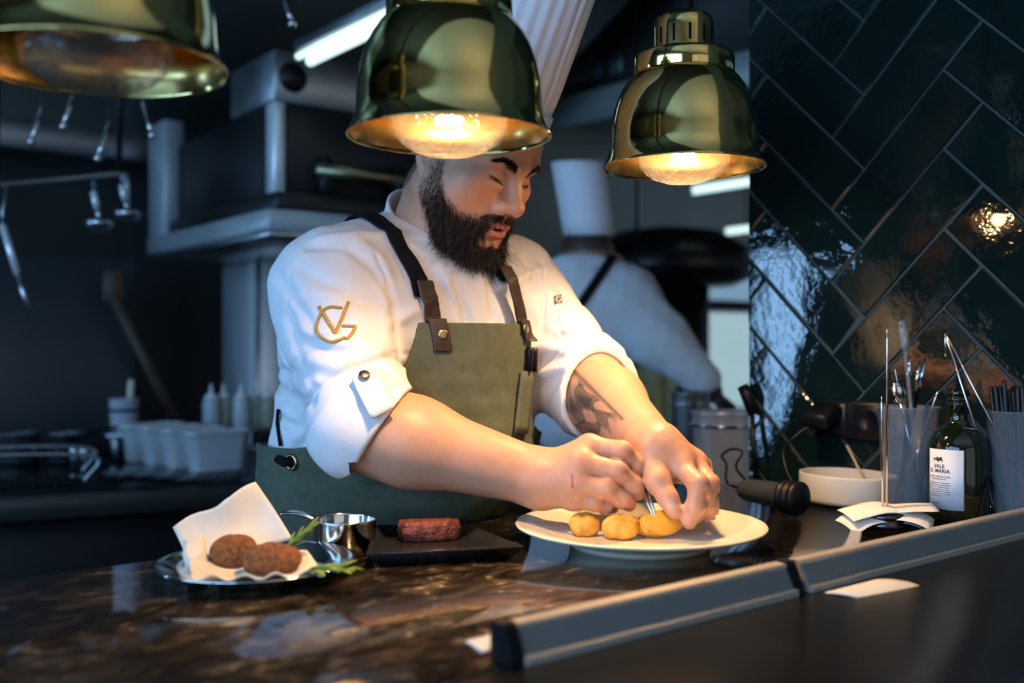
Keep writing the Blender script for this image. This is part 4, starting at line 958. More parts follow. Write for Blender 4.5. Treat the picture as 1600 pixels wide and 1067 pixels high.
ticket('white order ticket under the dark end cap of the ticket rail', (G(728, 1003, CT+.0008), G(800, 984, CT+.0008), G(822, 1000, CT+.0008), G(752, 1021, CT+.0008)), lambda s, t: Vector((0, 0, .0009)))
ticket('white order ticket sticking out of the ticket rail at its middle joint', (W(1288, 926, .985), W(1372, 905, 1.035), W(1462, 925, 1.015), W(1392, 954, .960)), lambda s, t: Vector((0, 0, .004*math.sin(math.pi*t))))

# receipt spike
RS = G(1381, 822, CT); rs = thing('receipt_spike', 'steel receipt spike on a round base with paper slips on it', 'receipt spike', tuple(RS))
MB().lathe(RS, [(0, 0), (.0285, 0), (.0295, .0015), (.0295, .0065), (.0275, .0085), (.0275, .0125), (.0290, .0140), (.0285, .0175), (.026, .0190), (.006, .0195), (0, .0195)], 56).build('base', mat('gunmetal', (.12, .12, .13), .28, 1.), rs, SM)
MB().tube([RS+Vector((.004, 0, .018)), RS+Vector((.0045, 0, .25)), RS+Vector((.0045, 0, .275))], [.0016, .0015, .0002], 10).build('spike', M['polished'], rs, True)
MB().tube([RS+Vector((-.003, -.004, .018)), RS+Vector((-.0045, -.004, .165)), RS+Vector((-.0045, -.004, .178))], [.0016, .0015, .0002], 10).build('short_spike', M['polished'], rs, True)
zz = RS+Vector((0, 0, .022)); lab = ['bottom paper slip on the receipt spike, hanging to the left', 'second paper slip on the receipt spike, turned to the right', 'third paper slip on the receipt spike, curled up at the right', 'topmost paper slip on the receipt spike, printed side up']
for k, (a, w_, h_, dr_) in enumerate(((.25, .105, .050, .016), (-.45, .100, .046, .014), (-.15, .108, .044, .006), (.12, .098, .050, .010))):
    ex, ey = Vector((math.cos(a), math.sin(a), 0)), Vector((-math.sin(a), math.cos(a), 0)); c = zz+Vector((0, 0, .0022*k))+ex*(.012 if k in (1, 2) else -.006)
    f_ = lambda s, t, k=k, dr_=dr_: Vector((0, 0, -dr_*(abs(s-.5)*2)**2*(1 if (k != 2 or s < .5) else -.6)-(dr_*.7)*(1-t if False else t)**2+.0012*math.sin(s*8+k)))
    ticket(lab[k], (c-ex*w_/2+ey*h_/2, c+ex*w_/2+ey*h_/2, c+ex*w_/2-ey*h_/2, c-ex*w_/2-ey*h_/2), f_, 'slips on the receipt spike', 14, 8, 'paper_slip')

# olive oil bottle with its label
BT = G(1501, 818, CT); BT = BT+Vector((.006, .022, 0)); BT.z = CT; b_ = thing('oil_bottle', 'dark glass olive oil bottle with a white printed label', 'bottle', tuple(BT), 0)
MB().lathe(BT, [(0, .004), (.030, .004), (.034, 0), (.0385, .0015), (.0402, .006), (.0405, .012), (.0405, .092), (.0398, .103), (.0365, .115), (.0305, .1245), (.0225, .131), (.0165, .135), (.0140, .140), (.0135, .146), (.0135, .160), (.0150, .161), (.0150, .1635), (.0138, .165), (.0138, .1665), (.0152, .168), (.0152, .1705), (.0138, .172), (.0138, .1735), (.0155, .175), (.0155, .181), (.0140, .1825), (.009, .1825), (.009, .15), (0, .15)], 72).build('glass', M['oilglass'], b_, SM)
LR = .0408; lz0, lz1 = .020, .102; la0 = math.atan2(-BT.y, -BT.x)
def lab_pt(x, z, r=LR): a = la0-.43+x/LR; return BT+Vector((math.cos(a)*r, math.sin(a)*r, z))
lw = .051
MB().sheet([[lab_pt(x, z) for x in np.linspace(-lw/2, lw/2, 24)] for z in (lz0, lz1)], .0005).build('label', M['label'], b_, True)
labo = b_.children[-1]
def text_mesh(body, size, x, z, m, name, parent, place, align='CENTER', ext=.00015):
    cu = bpy.data.curves.new('t', 'FONT'); cu.body = body; cu.size = size; cu.align_x = align; cu.extrude = ext; cu.offset = size*.022; cu.resolution_u = 3
    o = bpy.data.objects.new('t', cu); COL.objects.link(o); dg = bpy.context.evaluated_depsgraph_get(); dg.update()
    me = o.evaluated_get(dg).to_mesh(); vs_ = [v.co.copy() for v in me.vertices]; fs_ = [tuple(p.vertices) for p in me.polygons]; bpy.data.objects.remove(o)
    return mobj(name, [place(x+v.x, z+v.y, v.z) for v in vs_], fs_, m, parent)
pb = lambda x, z, h: lab_pt(x, z, LR+.0004+h)
tx = -.0075
text_mesh('VALE', .0072, tx, .0765, M['ink'], 'lettering', labo, pb); text_mesh('D. MARIA', .0072, tx, .0700, M['ink'], 'lettering', labo, pb)
text_mesh('AZEITE VIRGEM EXTRA', .0031, tx, .0635, M['inkred'], 'lettering', labo, pb); text_mesh('EXTRA VIRGIN OLIVE OIL', .0018, tx, .0605, M['ink'], 'lettering', labo, pb)
fp = MB(); rg = random.Random(4)
for k in range(7):
    x = tx-.0165; z = .0555-.0030*k
    while x < tx+.0165-(.012 if k == 6 else 0)-rg.random()*.004:
        w_ = rg.uniform(.0012, .0040); fp.sheet([[pb(x, z, 0), pb(x+w_/2, z, 0), pb(x+w_, z, 0)], [pb(x, z+.0009, 0), pb(x+w_/2, z+.0009, 0), pb(x+w_, z+.0009, 0)]], .0001); x += w_+.0009
tag(fp.build('fine_print', M['ink'], labo), kind='stuff')
text_mesh('PORTUGAL', .0020, tx-.0045, .0275, M['ink'], 'lettering', labo, pb)
cr = MB(); cr.sheet([[pb(x, .0860+.0010*math.sin(x*900), 0) for x in np.linspace(tx-.006, tx+.005, 12)], [pb(x, .0860+.0030+.0030*abs(math.sin((x-tx)*620)), 0) for x in np.linspace(tx-.006, tx+.005, 12)]], .0001)
cr.tube([pb(tx-.002+.0085*math.cos(a), .0858+.0016*math.sin(a), .0001) for a in np.linspace(0, 6.2, 24)], .00012, 4); cr.lathe(pb(tx-.0075, .0885, 0), [(.0014, 0), (0, .0003)], 10, axis=Vector(lab_pt(tx, .09)-BT).xy.to_3d()); cr.build('crest', M['ink'], labo)

# two clear beakers with tools
def beaker(px, py, dxy, label, h=.155, r0=.034, r1=.0435):
    c = G(px, py, CT)+Vector(dxy); c.z = CT; t = thing('plastic_beaker', label, 'beaker', tuple(c), 0, 'clear plastic beakers by the tiled wall')
    MB().lathe(c, [(0, .002), (r0-.003, .002), (r0, .006), (r1-.001, h-.003), (r1+.002, h-.0015), (r1+.002, h), (r1-.0025, h), (r0-.0015, .008), (r0-.004, .0045), (0, .0045)], 56).build('cup', M['plastic'], t, True); return c
k1 = beaker(1434, 806, (0, .035, 0), 'clear plastic beaker of spoons and pipettes behind the receipt spike')
k2 = beaker(1588, 812, (.699-.7075, 1.371-1.396, 0), 'clear plastic beaker of black sticks right of the oil bottle')
M['blackstick'] = mat('black_stick', (.010, .010, .011), .4); M['clearrod'] = glassmat('clear_glass_rod', (.85, .9, .95), .05, 1.5, body=(.6, .65, .7), bw=.15)
def stick(name, label, cat, c, x0, y0, px, py, Y, r, m, group, z0=.010, r2=None, extra=None):
    a = c+Vector((x0, y0, z0)); b = W(px, py, Y); t = tag(MB().tube([a, a+(b-a)*.5, b-(b-a).normalized()*.003, b], [r, r, r2 or r, (r2 or r)*.5], 10).build(name, m, None, True, tuple(a)), label, cat, group); return t
GT = 'tools in the beaker behind the spike'
def tool(name, label, cat, a, b, build, group=None):
    t = thing(name, label, cat, tuple(a), 0, group); build(t, Vector(a), Vector(b)); return t
def bpip(t, a, b):
    d = (b-a).normalized(); MB().tube([a, a+(b-a)*.55, b], .0030, 12).build('tube', M['clearrod'], t, True)
    MB().tube([b, b+d*.006, b+d*.028, b+d*.042, b+d*.046], [.0030, .0062, .0066, .0055, .0015], 14).build('squeeze_bulb', M['clearrod'], t, True)
def bspoon(t, a, b):
    MB().tube([a, a+(b-a)*.5, b], [.0016, .0018, .0022], 10).build('handle', M['polished'], t, True)
    d = (b-a).normalized(); s_ = d.cross(Vector((0, 1, 0))).normalized(); nn = s_.cross(d); g_ = []
    for i in range(9):
        u_ = i/8; w_ = .0105*math.sin(math.pi*(.1+.85*u_))**.7; g_.append([b+d*.034*u_+s_*w_*k+nn*(-.004*(1-k*k)*math.sin(math.pi*u_)) for k in (-1, -.5, 0, .5, 1)])
    MB().sheet(g_, .0009).build('bowl', M['polished'], t, True)
def bbrush(t, a, b):
    MB().tube([a, a+(b-a)*.8], .0026, 10).build('handle', M['black'], t, True); MB().tube([a+(b-a)*.8, a+(b-a)*.9, b], [.0030, .0036, .0016], 10).build('tip', M['polished'], t, True)
B1 = lambda x, y: k1+Vector((x, y, .012))
tool('pipette', 'clear pipette with a bulb standing highest in the left beaker', 'pipette', B1(.020, .0), W(1414, 548, 1.458), bpip, GT)
tool('tasting_spoon', 'steel spoon with its bowl at the left rim of the beaker', 'spoon', B1(.018, -.012), W(1408, 632, 1.435), bspoon, GT)
tool('plating_brush', 'dark plating tool leaning left in the beaker, steel tip', 'tool', B1(-.002, .02), W(1422, 556, 1.47), bbrush, GT)
tool('plating_brush', 'dark plating tool standing third from the left in the beaker', 'tool', B1(-.014, .008), W(1437, 566, 1.47), bbrush, GT)
tool('plating_brush', 'thin dark plating tool at the right of the left beaker', 'tool', B1(-.020, .0), W(1446, 560, 1.475), bbrush, GT)
stick('skewer', 'thin steel skewer crossing the left beaker to the upper left', 'skewer', k1, .022, .01, 1398, 576, 1.46, .0013, M['polished'], GT)
stick('skewer', 'thin steel skewer leaning right in the left beaker', 'skewer', k1, -.018, .0, 1466, 610, 1.47, .0012, M['polished'], GT)
GS = 'black sticks in the right beaker'
rg = random.Random(11); nm = ['leftmost', 'second from the left', 'third from the left', 'fourth from the left', 'fifth from the left', 'sixth from the left', 'seventh from the left', 'last before the frame edge', 'just cut by the frame edge', 'hidden past the frame edge']
for k in range(10):
    stick('black_stick', 'black plastic stick in the right beaker, '+nm[k], 'stick', k2, -.020+.0042*k, rg.uniform(-.014, .014), 1548+k*7, rg.uniform(592, 612), 1.372+rg.uniform(-.014, .014), .0030, M['blackstick'], GS)
tg = thing('long_tongs', 'long thin steel tongs leaning across the right beaker', 'tongs', tuple(k2+Vector((.03, -.01, .012))))
p0, p1 = k2+Vector((.022, -.010, .012)), W(1476, 518, 1.365)
MB().tube([p0, p1], .0016, 8).build('tong_arm', M['polished'], tg, True); MB().tube([k2+Vector((-.024, .004, .020)), p1], .0016, 8).build('tong_arm', M['polished'], tg, True)
MB().tube([p1, p1+Vector((-.001, -.004, -.004)), p1+Vector((-.001, -.004, -.034))], .0013, 8).build('hook', M['polished'], tg, True)
tag(MB().tube([G(1560, 822, CT+.003), W(1538, 732, 1.362)], .0020, 8).build('pen', M['black'], None, True, tuple(G(1560, 822, CT))), 'dark thin stick leaning between the bottle and the right beaker', 'stick')

# pale dish by the wall
DC = R2(1.374, .905, CT); dd = thing('ceramic_dish', 'pale grey oval ceramic dish standing against the tiled wall', 'dish', tuple(DC), ANG+math.pi/2)
prof = [(0, .003), (.90, .003), (.93, .0), (.985, .001), (1.0, .006), (1.0, .041), (.99, .044), (.955, .044), (.945, .041), (.935, .010), (.90, .007), (0, .007)]
MB().lathe(DC, [(r*.078 if r else 0, h) for r, h in prof], 72, sx=1., sy=.80, rz=ANG+math.pi/2).build('dish_body', M['ceramic'], dd, SM)
tag(MB().tube([R2(1.385, .93, CT+.050), R2(1.372, .985, CT+.052)], .003, 10).build('vape_pen', M['black'], None, True, tuple(R2(1.385, .93, CT+.045))), 'short dark rod with a bright tip resting on the dish rim', 'rod') if False else None
sa_, sb_ = R2(1.395, .875, CT+.010), R2(1.418, .935, CT+.082)
tag(MB().tube([sa_, sb_], .0022, 10).build('wooden_skewer', mat('pale_wood_stick', (.42, .33, .18), .5), None, True, tuple(sa_)), 'pale wooden stick leaning out of the ceramic dish', 'skewer')

# socket strip, plug and cable, torch
def onwall(px, py, off=0.):
    t = (px-800)/F; Y = (UR-off)/(t*U.x+U.y); return W(px, py, Y)
q0, q1 = onwall(1278, 622, .004), onwall(1397, 690, .004); sl = (q1-q0).dot(WD); zc_ = (q0.z+q1.z)/2; hz_ = abs(q0.z-q1.z); mid = q0+WD*sl/2; mid.z = zc_
ss = thing('socket_strip', 'black double wall socket plate on the green tiles', 'socket', tuple(mid-WN*-.0), ANG)
MB().box(mid+WN*.008, WD*sl/2, WN*.007, (0, 0, hz_/2), .003).build('plate', M['black'], ss)
for k in (-1, 1):
    c = mid+WD*sl*.25*k+WN*.0155; MB().box(c, WD*sl*.20, WN*.0012, (0, 0, hz_*.40), .001).build('socket_frame', M['blackmetal'], ss); MB().lathe(c+WN*.0012, [(.019, 0), (.019, .002), (.017, .002), (.017, .0003), (0, .0003)], 28, axis=WN).build('socket', M['black'], ss)
pc = mid-WD*sl*.25; ad = thing('power_adapter', 'black power adapter plugged into the left wall socket', 'adapter', tuple(pc), ANG)
MB().box(pc+WN*.042+Vector((0, 0, .006)), WD*.024, WN*.022+Vector((0, 0, -.010)), Vector((0, 0, .011))+WN*.004, .003).build('body', M['black'], ad); MB().lathe(pc+WN*.016, [(.009, 0), (.009, .012), (0, .012)], 16, axis=WN).build('prong', M['black'], ad)
cA = pc+WN*.045+Vector((0, 0, -.010)); cab = curve([cA, cA+WN*.01+Vector((-.012, 0, -.018)), W(1262, 668, 1.62), W(1236, 688, 1.62), W(1224, 705, 1.60), W(1229, 735, 1.58), W(1240, 757, 1.56)], 40)
MB().tube(cab, .0022, 8).build('cable', M['black'], ad, True)
# hand torch lying on the pass, with its own cable loop
tA, tB = G(1158, 764, CT+.0245), G(1252, 779, CT+.0245); td = (tB-tA).normalized(); tt_ = thing('hand_blender', 'black stick blender lying at the end of the pass by the tiles', 'hand blender', tuple((tA+tB)/2-Vector((0, 0, .024))))
MB().lathe(tA, [(0, 0), (.012, .001), (.0165, .010), (.0185, .05), (.0185, .075), (.0200, .080)], 32, axis=td).build('grip', mat('dark_glossy_shell', (.03, .034, .04), .22), tt_, SM)
L_ = (tB-tA).length; MB().lathe(tA+td*.080, [(.0200, 0), (.0235, .003), (.0235, .008), (.0215, .009), (.0215, .012), (.0240, .013), (.0240, .019), (.0220, .020), (.0220, .023), (.0240, .024), (.0240, .031), (.020, .034), (0, .034)], 32, axis=td).build('collar', M['black'], tt_, SM)
MB().tube(curve([tA, tA+Vector((-.02, .01, .01)), W(1135, 725, 1.66), W(1128, 712, 1.70), W(1142, 702, 1.72), W(1160, 706, 1.72), W(1150, 730, 1.70), W(1172, 756, 1.62), W(1200, 775, 1.58), W(1236, 790, 1.54)], 60), .0022, 8).build('cable', M['black'], tt_, True)
wh = thing('dark_handled_tool', 'black handled tool leaning against the end of the tiled wall', 'tool', tuple(R2(1.425, 1.128, CT)))
MB().tube([R2(1.42, 1.12, CT+.006), W(1175, 640, 1.775)], .0045, 10).build('shaft', M['blackmetal'], wh, True); MB().tube([W(1176, 648, 1.775), W(1168, 618, 1.78), W(1160, 603, 1.785)], [.008, .012, .010], 14).build('head', M['black'], wh, True)

# ---------------------------------------------------------------- kitchen behind: back counter and what stands on it
BH = .90
bA, bB = W(0, 776, 2.243), W(433, 751, 2.502); be = (bB-bA); be.z = 0; be.normalize(); bn = Vector((-be.y, be.x, 0)); BA_ = math.atan2(be.y, be.x)
def BK(s, d, z=BH): q = bA+be*s+bn*d; q.z = z; return q
M['darkcounter'] = mat('dark_polished_counter', (.012, .013, .015), .10, rvar=.03, scale=6); M['edge'] = mat('worn_counter_edge', (.05, .048, .044), .35, .5)
bw = thing('back_counter', 'long dark polished counter behind the cook with a pale front edge', 'counter', tuple(BK(.1, .42, 0)), BA_)
MB().rbox(BK(.075, .44, BH-.03), 2.15, .88, .06, .004, BA_).build('worktop', M['darkcounter'], bw); MB().rbox(BK(.075, -.004, BH-.032), 2.15, .008, .050, .002, BA_).build('front_edge', M['edge'], bw)
MB().rbox(BK(.075, .46, .45), 2.11, .74, .84, .004, BA_).build('base_cabinet', M['black'], bw); MB().rbox(BK(.075, .46, .02), 2.05, .66, .04, .002, BA_).build('plinth', M['blackmetal'], bw)
# four steel inserts in a row
M['insert'] = mat('satin_steel_insert', (.84, .87, .90), .33, .45, rvar=.05, scale=20)
ib, il = Vector((0, 0, 0)), None
def insert(c, label):
    t = thing('steel_insert', label, 'food container', tuple(c), ANG, 'steel inserts on the back counter'); h = .108
    def ring(k, z, rr): 
        out = []
        for q in range(4):
            sx, sy = [(1, 1), (-1, 1), (-1, -1), (1, -1)][q]
            for a in range(6):
                an_ = math.pi/2*(q+a/5); out.append(c+U*(sx*(.088*k-rr)+rr*math.cos(an_))+V*(sy*(.037*k-rr)+rr*math.sin(an_))+Vector((0, 0, z)))
        return out
    rows = [ring(.80, 0, .020), ring(.84, .004, .024), ring(.93, h-.030, .026), ring(.96, h-.028, .026), ring(.98, h-.006, .026), ring(1.07, h-.004, .028), ring(1.07, h, .028), ring(.95, h, .024), ring(.91, h-.03, .022), ring(.80, .006, .020)]
    n = 24; vs = [p for r in rows for p in r]; fs = [tuple(range(n))[::-1], tuple((len(rows)-1)*n+i for i in range(n))]+[(k*n+i, k*n+(i+1) % n, (k+1)*n+(i+1) % n, (k+1)*n+i) for k in range(len(rows)-1) for i in range(n)]
    MB().add(vs, fs).build('tub', M['insert'], t, SM); MB().rbox(c+Vector((0, 0, .07)), .14, .052, .004, .001).build('contents', mat('chopped_herbs', (.06, .05, .02), .8, var=.5, scale=80), t)
    return t
for k, (px, py) in enumerate(((190, 722), (218, 727), (252, 732), (288, 738))):
    c = G(px, py, BH)+U*.088; insert(c, ['leftmost of the four steel inserts on the back counter', 'second from the left of the four steel inserts', 'third from the left of the four steel inserts', 'rightmost steel insert, its long dark side in view'][k])
# raised shelf at the back of the counter
sc_ = BK(.70, .745, .975); sh = thing('steel_shelf', 'low steel shelf rack behind the steel inserts', 'shelf', (sc_.x, sc_.y, BH), BA_)
MB().rbox(sc_+Vector((0, 0, -.006)), .90, .16, .012, .002, BA_).build('shelf_board', M['dullsteel'], sh)
for a in (-1, 1):
    for b in (-1, 1): MB().rbox(sc_+be*.42*a+bn*.06*b+Vector((0, 0, -.0428)), .02, .02, .063, .002, BA_).build('leg', M['dullsteel'], sh)
def on_shelf(px): # point of the shelf's middle line seen at this column
    t = (px-800)/F; p0 = sc_; k = (t*p0.y-p0.x)/(be.x-t*be.y); q = p0+be*k; q.z = .975; return q
M['bottleplastic'] = mat('translucent_squeeze_bottle', (.55, .62, .62), .35, var=.1, scale=10, trans=.3)
tints = [(.50, .60, .62), (.42, .46, .36), (.55, .62, .62), (.48, .55, .56), (.40, .38, .28)]
for k, (px, dd_) in enumerate(((330, 0), (352, .05), (376, -.01), (398, .05), (418, 0))):
    c = on_shelf(px)+bn*dd_*.7; t = thing('squeeze_bottle', ['leftmost squeeze bottle with a pointed tip on the back shelf', 'second squeeze bottle from the left, yellowish, on the back shelf', 'third squeeze bottle from the left on the back shelf', 'fourth squeeze bottle from the left on the back shelf', 'squeeze bottle nearest the cook’s sleeve on the back shelf'][k], 'bottle', tuple(c), 0, 'squeeze bottles on the back shelf')
    MB().lathe(c, [(0, 0), (.024, 0), (.027, .003), (.027, .082), (.024, .092), (.018, .096), (0, .096)], 24).build('bottle_body', mat('squeeze_bottle_tint', tints[k], .35, trans=.25), t, True)
    MB().lathe(c, [(.019, .095), (.019, .104), (.010, .108), (.0065, .115), (.0028, .140), (0, .141)], 20).build('nozzle', M['white'], t, True)
c = on_shelf(194); wc = thing('white_container', 'white plastic tub with a black band at the left of the back shelf', 'container', tuple(c), BA_)
MB().lathe(c, [(0, 0), (.035, 0), (.038, .003), (.043, .098), (.045, .100), (.042, .100), (.037, .006), (0, .005)], 4 if False else 32).build('tub', mat('grey_white_plastic', (.42, .45, .50), .5), wc, True); MB().lathe(c, [(.0408, .060), (.0418, .060), (.0422, .070), (.0412, .070)], 32, close=True).build('band', M['black'], wc, True)
bb_ = c+Vector((.015, .0, .008)); wb_ = thing('pastry_brush', 'pastry brush with a pale handle standing in the white tub', 'brush', tuple(bb_)); MB().tube([bb_+Vector((0, 0, .02)), bb_+Vector((.004, .004, .125)), bb_+Vector((.005, .005, .150))], [.007, .010, .009], 12).build('handle', mat('pale_handle', (.60, .55, .42), .5), wb_, True); MB().lathe(bb_, [(0, 0), (.012, .001), (.010, .022), (0, .022)], 12).build('bristles', M['black'], wb_)
wk = thing('whisk', 'wire whisk lying on the back shelf right of the white tub', 'whisk', tuple(on_shelf(240)))
wa, wb2 = on_shelf(222)+Vector((0, -.03, .016)), on_shelf(262)+Vector((0, -.05, .016)); MB().tube([wa, wa+(wb2-wa)*.5], .006, 10).build('handle', M['polished'], wk, True)
wd_ = (wb2-wa).normalized(); wr_ = MB()
for k in range(4):
    a = math.pi*k/4; s_ = Vector((-wd_.y, wd_.x, 0))*math.cos(a)+Vector((0, 0, 1))*math.sin(a); wr_.tube([wa+(wb2-wa)*.5+wd_*.045*(1-math.cos(q))+s_*.014*math.sin(q) for q in np.linspace(0, 2*math.pi, 18)], .0009, 5)
wr_.build('wires', M['polished'], wk, True)
def pot(px, py, z, r, h, label, name='saucepan', m='dullsteel', cat='pot', handle=None, group=None, base=None):
    c = base or G(px, py, z); t = thing(name, label, cat, tuple(c), 0, group)
    MB().lathe(c, [(0, 0), (r-.004, 0), (r, .004), (r, h-.002), (r+.004, h), (r+.003, h+.002), (r-.002, h), (r-.003, .005), (0, .004)], 40).build('pot_body', M[m], t, SM)
    if handle: MB().tube(curve([c+Vector((math.cos(handle)*r, math.sin(handle)*r, h-.015)), c+Vector((math.cos(handle)*(r+.06), math.sin(handle)*(r+.06), h)), c+Vector((math.cos(handle)*(r+.15), math.sin(handle)*(r+.15), h+.008))], 10), .006, 8).build('handle', M['blackmetal'], t, True)
    return t
pot(30, 722, BH, .055, .085, 'dull steel pot at the far left of the back counter', handle=3.6); pot(103, 722, BH, .048, .085, 'steel pot with a bright stripe left of the steel inserts', m='steel', handle=.9)
pot(410, 742, BH, .045, .075, 'small round steel pot right of the steel inserts', m='dullsteel', name='steel_pot')
c = G(400, 742, BH)+Vector((.0, .16, 0)); pot(0, 0, 0, .05, .10, 'amber sauce jar behind the small round pot', name='sauce_jar', cat='jar', base=c, m='darkcounter')
tv_ = thing('wire_trivet', 'wire cooking grate standing on the back counter at the left', 'grate', tuple(BK(.10, .22)), BA_); gm = [BK(-.25, .15, BH+.004), BK(-.25, .15, BH+.07), BK(.18, .15, BH+.07), BK(.18, .15, BH+.004)]
MB().tube(curve(gm, 30), .006, 8).build('frame_bar', M['dullsteel'], tv_, True); MB().tube(curve([p+bn*.2 for p in gm], 30), .006, 8).build('frame_bar', M['dullsteel'], tv_, True)
for k in range(7): p = BK(-.21+.055*k, .15, BH+.073); MB().tube([p, p+bn*.2], .004, 6).build('cross_wire', M['dullsteel'], tv_, True)
for k, x in enumerate((118, 134)): tag(MB().lathe(G(x, 735, BH), [(0, 0), (.014, 0), (.014, .06), (.011, .068), (0, .068)], 16).build('salt_shaker', M['steel'], None, SM, tuple(G(x, 735, BH))), ['left of the two small steel shakers by the wire grate', 'right of the two small steel shakers by the wire grate'][k], 'shaker', 'steel shakers on the back counter')
# folded cloths on the low shelf under the counter edge
fc_ = thing('stacked_bowls', 'dim blue bowls stacked under the back counter, behind the paper', 'bowl', tuple(W(262, 868, 2.25))) if False else None

# ---- grill tower with its column, posts and shelf
KX = W(428, 160, 2.70); KU, KV = KX.dot(U), KX.dot(V)
def TB(m, u0, u1, v0, v1, z0, z1, b=.004): return m.rbox(R2(KU+(u0+u1)/2, KV+(v0+v1)/2, (z0+z1)/2), u1-u0, v1-v0, z1-z0, b)
M['shelfsteel'] = mat('grey_shelf_steel', (.40, .43, .45), .4, .35)
gt = thing('grill_tower', 'stainless steel salamander grill on a shelf, with black oven cavity', 'oven', tuple(R2(KU+.3, KV+.4, 1.525)), ANG)
TB(MB(), 0, .62, 0, .30, 1.905, 2.045).build('control_box', M['dullsteel'], gt); TB(MB(), .012, .62, .012, .80, 1.655, 1.903).build('oven_cavity', mat('oven_black', (.006, .006, .007), .45), gt)
TB(MB(), 0, .035, 0, .055, 1.655, 1.903).build('corner_post', M['insert'], gt); TB(MB(), -.035, .03, .77, .93, 1.60, 1.985).build('rear_post', M['shelfsteel'], gt)
kc = R2(KU+.055, KV-.0, 1.975); MB().lathe(kc, [(.042, 0), (.042, .004), (.034, .006), (.032, .022), (.028, .026), (0, .026)], 32, axis=-V).build('dial', M['black'], gt, SM)
MB().tube([R2(KU+.10, KV-.045, 1.72), R2(KU+.60, KV-.045, 1.72)], .022, 16).build('grill_roll', mat('bronze_tube', (.22, .19, .12), .3, 1.), gt, True)
for k in (.12, .36): TB(MB(), k, k+.03, -.05, .01, 1.655, 1.76).build('roll_bracket', M['blackmetal'], gt)
TB(MB(), -.02, .64, -.06, .88, 1.60, 1.650).build('drip_ledge', mat('black_ledge', (.008, .008, .009), .4), gt)
TB(MB(), -.05, .62, -.075, .90, 1.545, 1.600).build('upper_shelf', M['shelfsteel'], gt); TB(MB(), -.05, .62, -.075, .90, 1.525, 1.542).build('lower_lip', M['steel'], gt)
TB(MB(), -.055, .62, .0, .20, .905, 1.524).build('column', M['insert'], gt) if False else None
col_c = R2(KU+.02, KV+.22, 0)
ct_ = thing('grill_stand', 'bright square steel post carrying the grill tower, left of the cook', 'stand', tuple(R2(KU+.30, KV+.82, 0)), ANG)
m_ = MB(); m_.rbox(R2(KU+.30, KV+.82, 1.524/2), .10, .34, 1.522, .004); m_.build('post_body', M['insert'], ct_); MB().rbox(R2(KU+.242, KV+.655, 1.524/2), .014, .014, 1.522, .002).build('corner_trim', M['polished'], ct_)
# dark steel splashback at the left and the slanted extractor hood
sp_ = thing('splashback_panel', 'tall dark steel splashback panel at the left of the kitchen', 'panel', tuple(BK(-.10, .95, 0)), BA_)
MB().rbox(BK(-.28, .95, 1.02), 1.25, .03, 1.0, .003, BA_).build('panel', mat('dark_brushed_panel', (.05, .06, .07), .4, .5, rvar=.08, scale=8), sp_); MB().rbox(BK(-.28, .95, .26), 1.25, .05, .52, .003, BA_).build('panel_foot', M['black'], sp_)
hd = thing('extractor_hood', 'big slanted dark extractor hood with a fluorescent tube, upper left', 'extractor hood', tuple(R2(.9, 2.3, 2.3)), ANG)
hq = lambda u, v, z: R2(u, v, z)
M['hood'] = mat('grey_green_hood_steel', (.22, .26, .25), .38, .7, rvar=.1, scale=5)
MB().sheet([[hq(-.5, 3.55, 1.98), hq(2.5, 3.55, 1.98)], [hq(-.5, 2.0, 2.72), hq(2.5, 2.0, 2.72)]], .02).build('sloping_panel', M['hood'], hd); MB().rbox(hq(1.0, 3.56, 1.93), 3.0, .05, .10, .004).build('rear_edge', M['dullsteel'], hd); MB().rbox(hq(1.0, 1.98, 2.66), 3.0, .05, .18, .004).build('front_edge', M['blackmetal'], hd)
MB().sheet([[hq(-.5, 3.54, 2.02), hq(-.5, 3.54, 2.75)], [hq(-.5, 1.98, 2.74), hq(-.5, 1.98, 2.75)]], .02).build('end_panel', M['blackmetal'], hd)
M['tube'] = mat('fluorescent_tube', (.9, 1, .95), .4, emit=(.72, 1.0, .93), estr=1.15)
fa, fb = W(484, 96, 2.62), W(640, 22, 2.30)
ft = thing('fluorescent_light', 'bright fluorescent strip light behind the middle heat lamp', 'ceiling light', tuple((fa+fb)/2)); fd_ = (fb-fa).normalized(); fn_ = Vector((0, 0, 1)); fs_ = fd_.cross(fn_).normalized(); fn_ = fs_.cross(fd_)
MB().box((fa+fb)/2+fn_*.03, (fb-fa)/2, fs_*.05, fn_*.012, .003).build('housing', M['dullsteel'], ft); MB().tube([fa, fb], .013, 16).build('tube_left', M['tube'], ft, True); MB().tube([fa+fs_*.035+fn_*.006, fb+fs_*.035+fn_*.006], .009, 12).build('tube_right', M['tube'], ft, True)
MB().rbox((fb+Vector((0, 0, .35))), .03, .03, .62, .002).build('hanger', M['black'], ft)
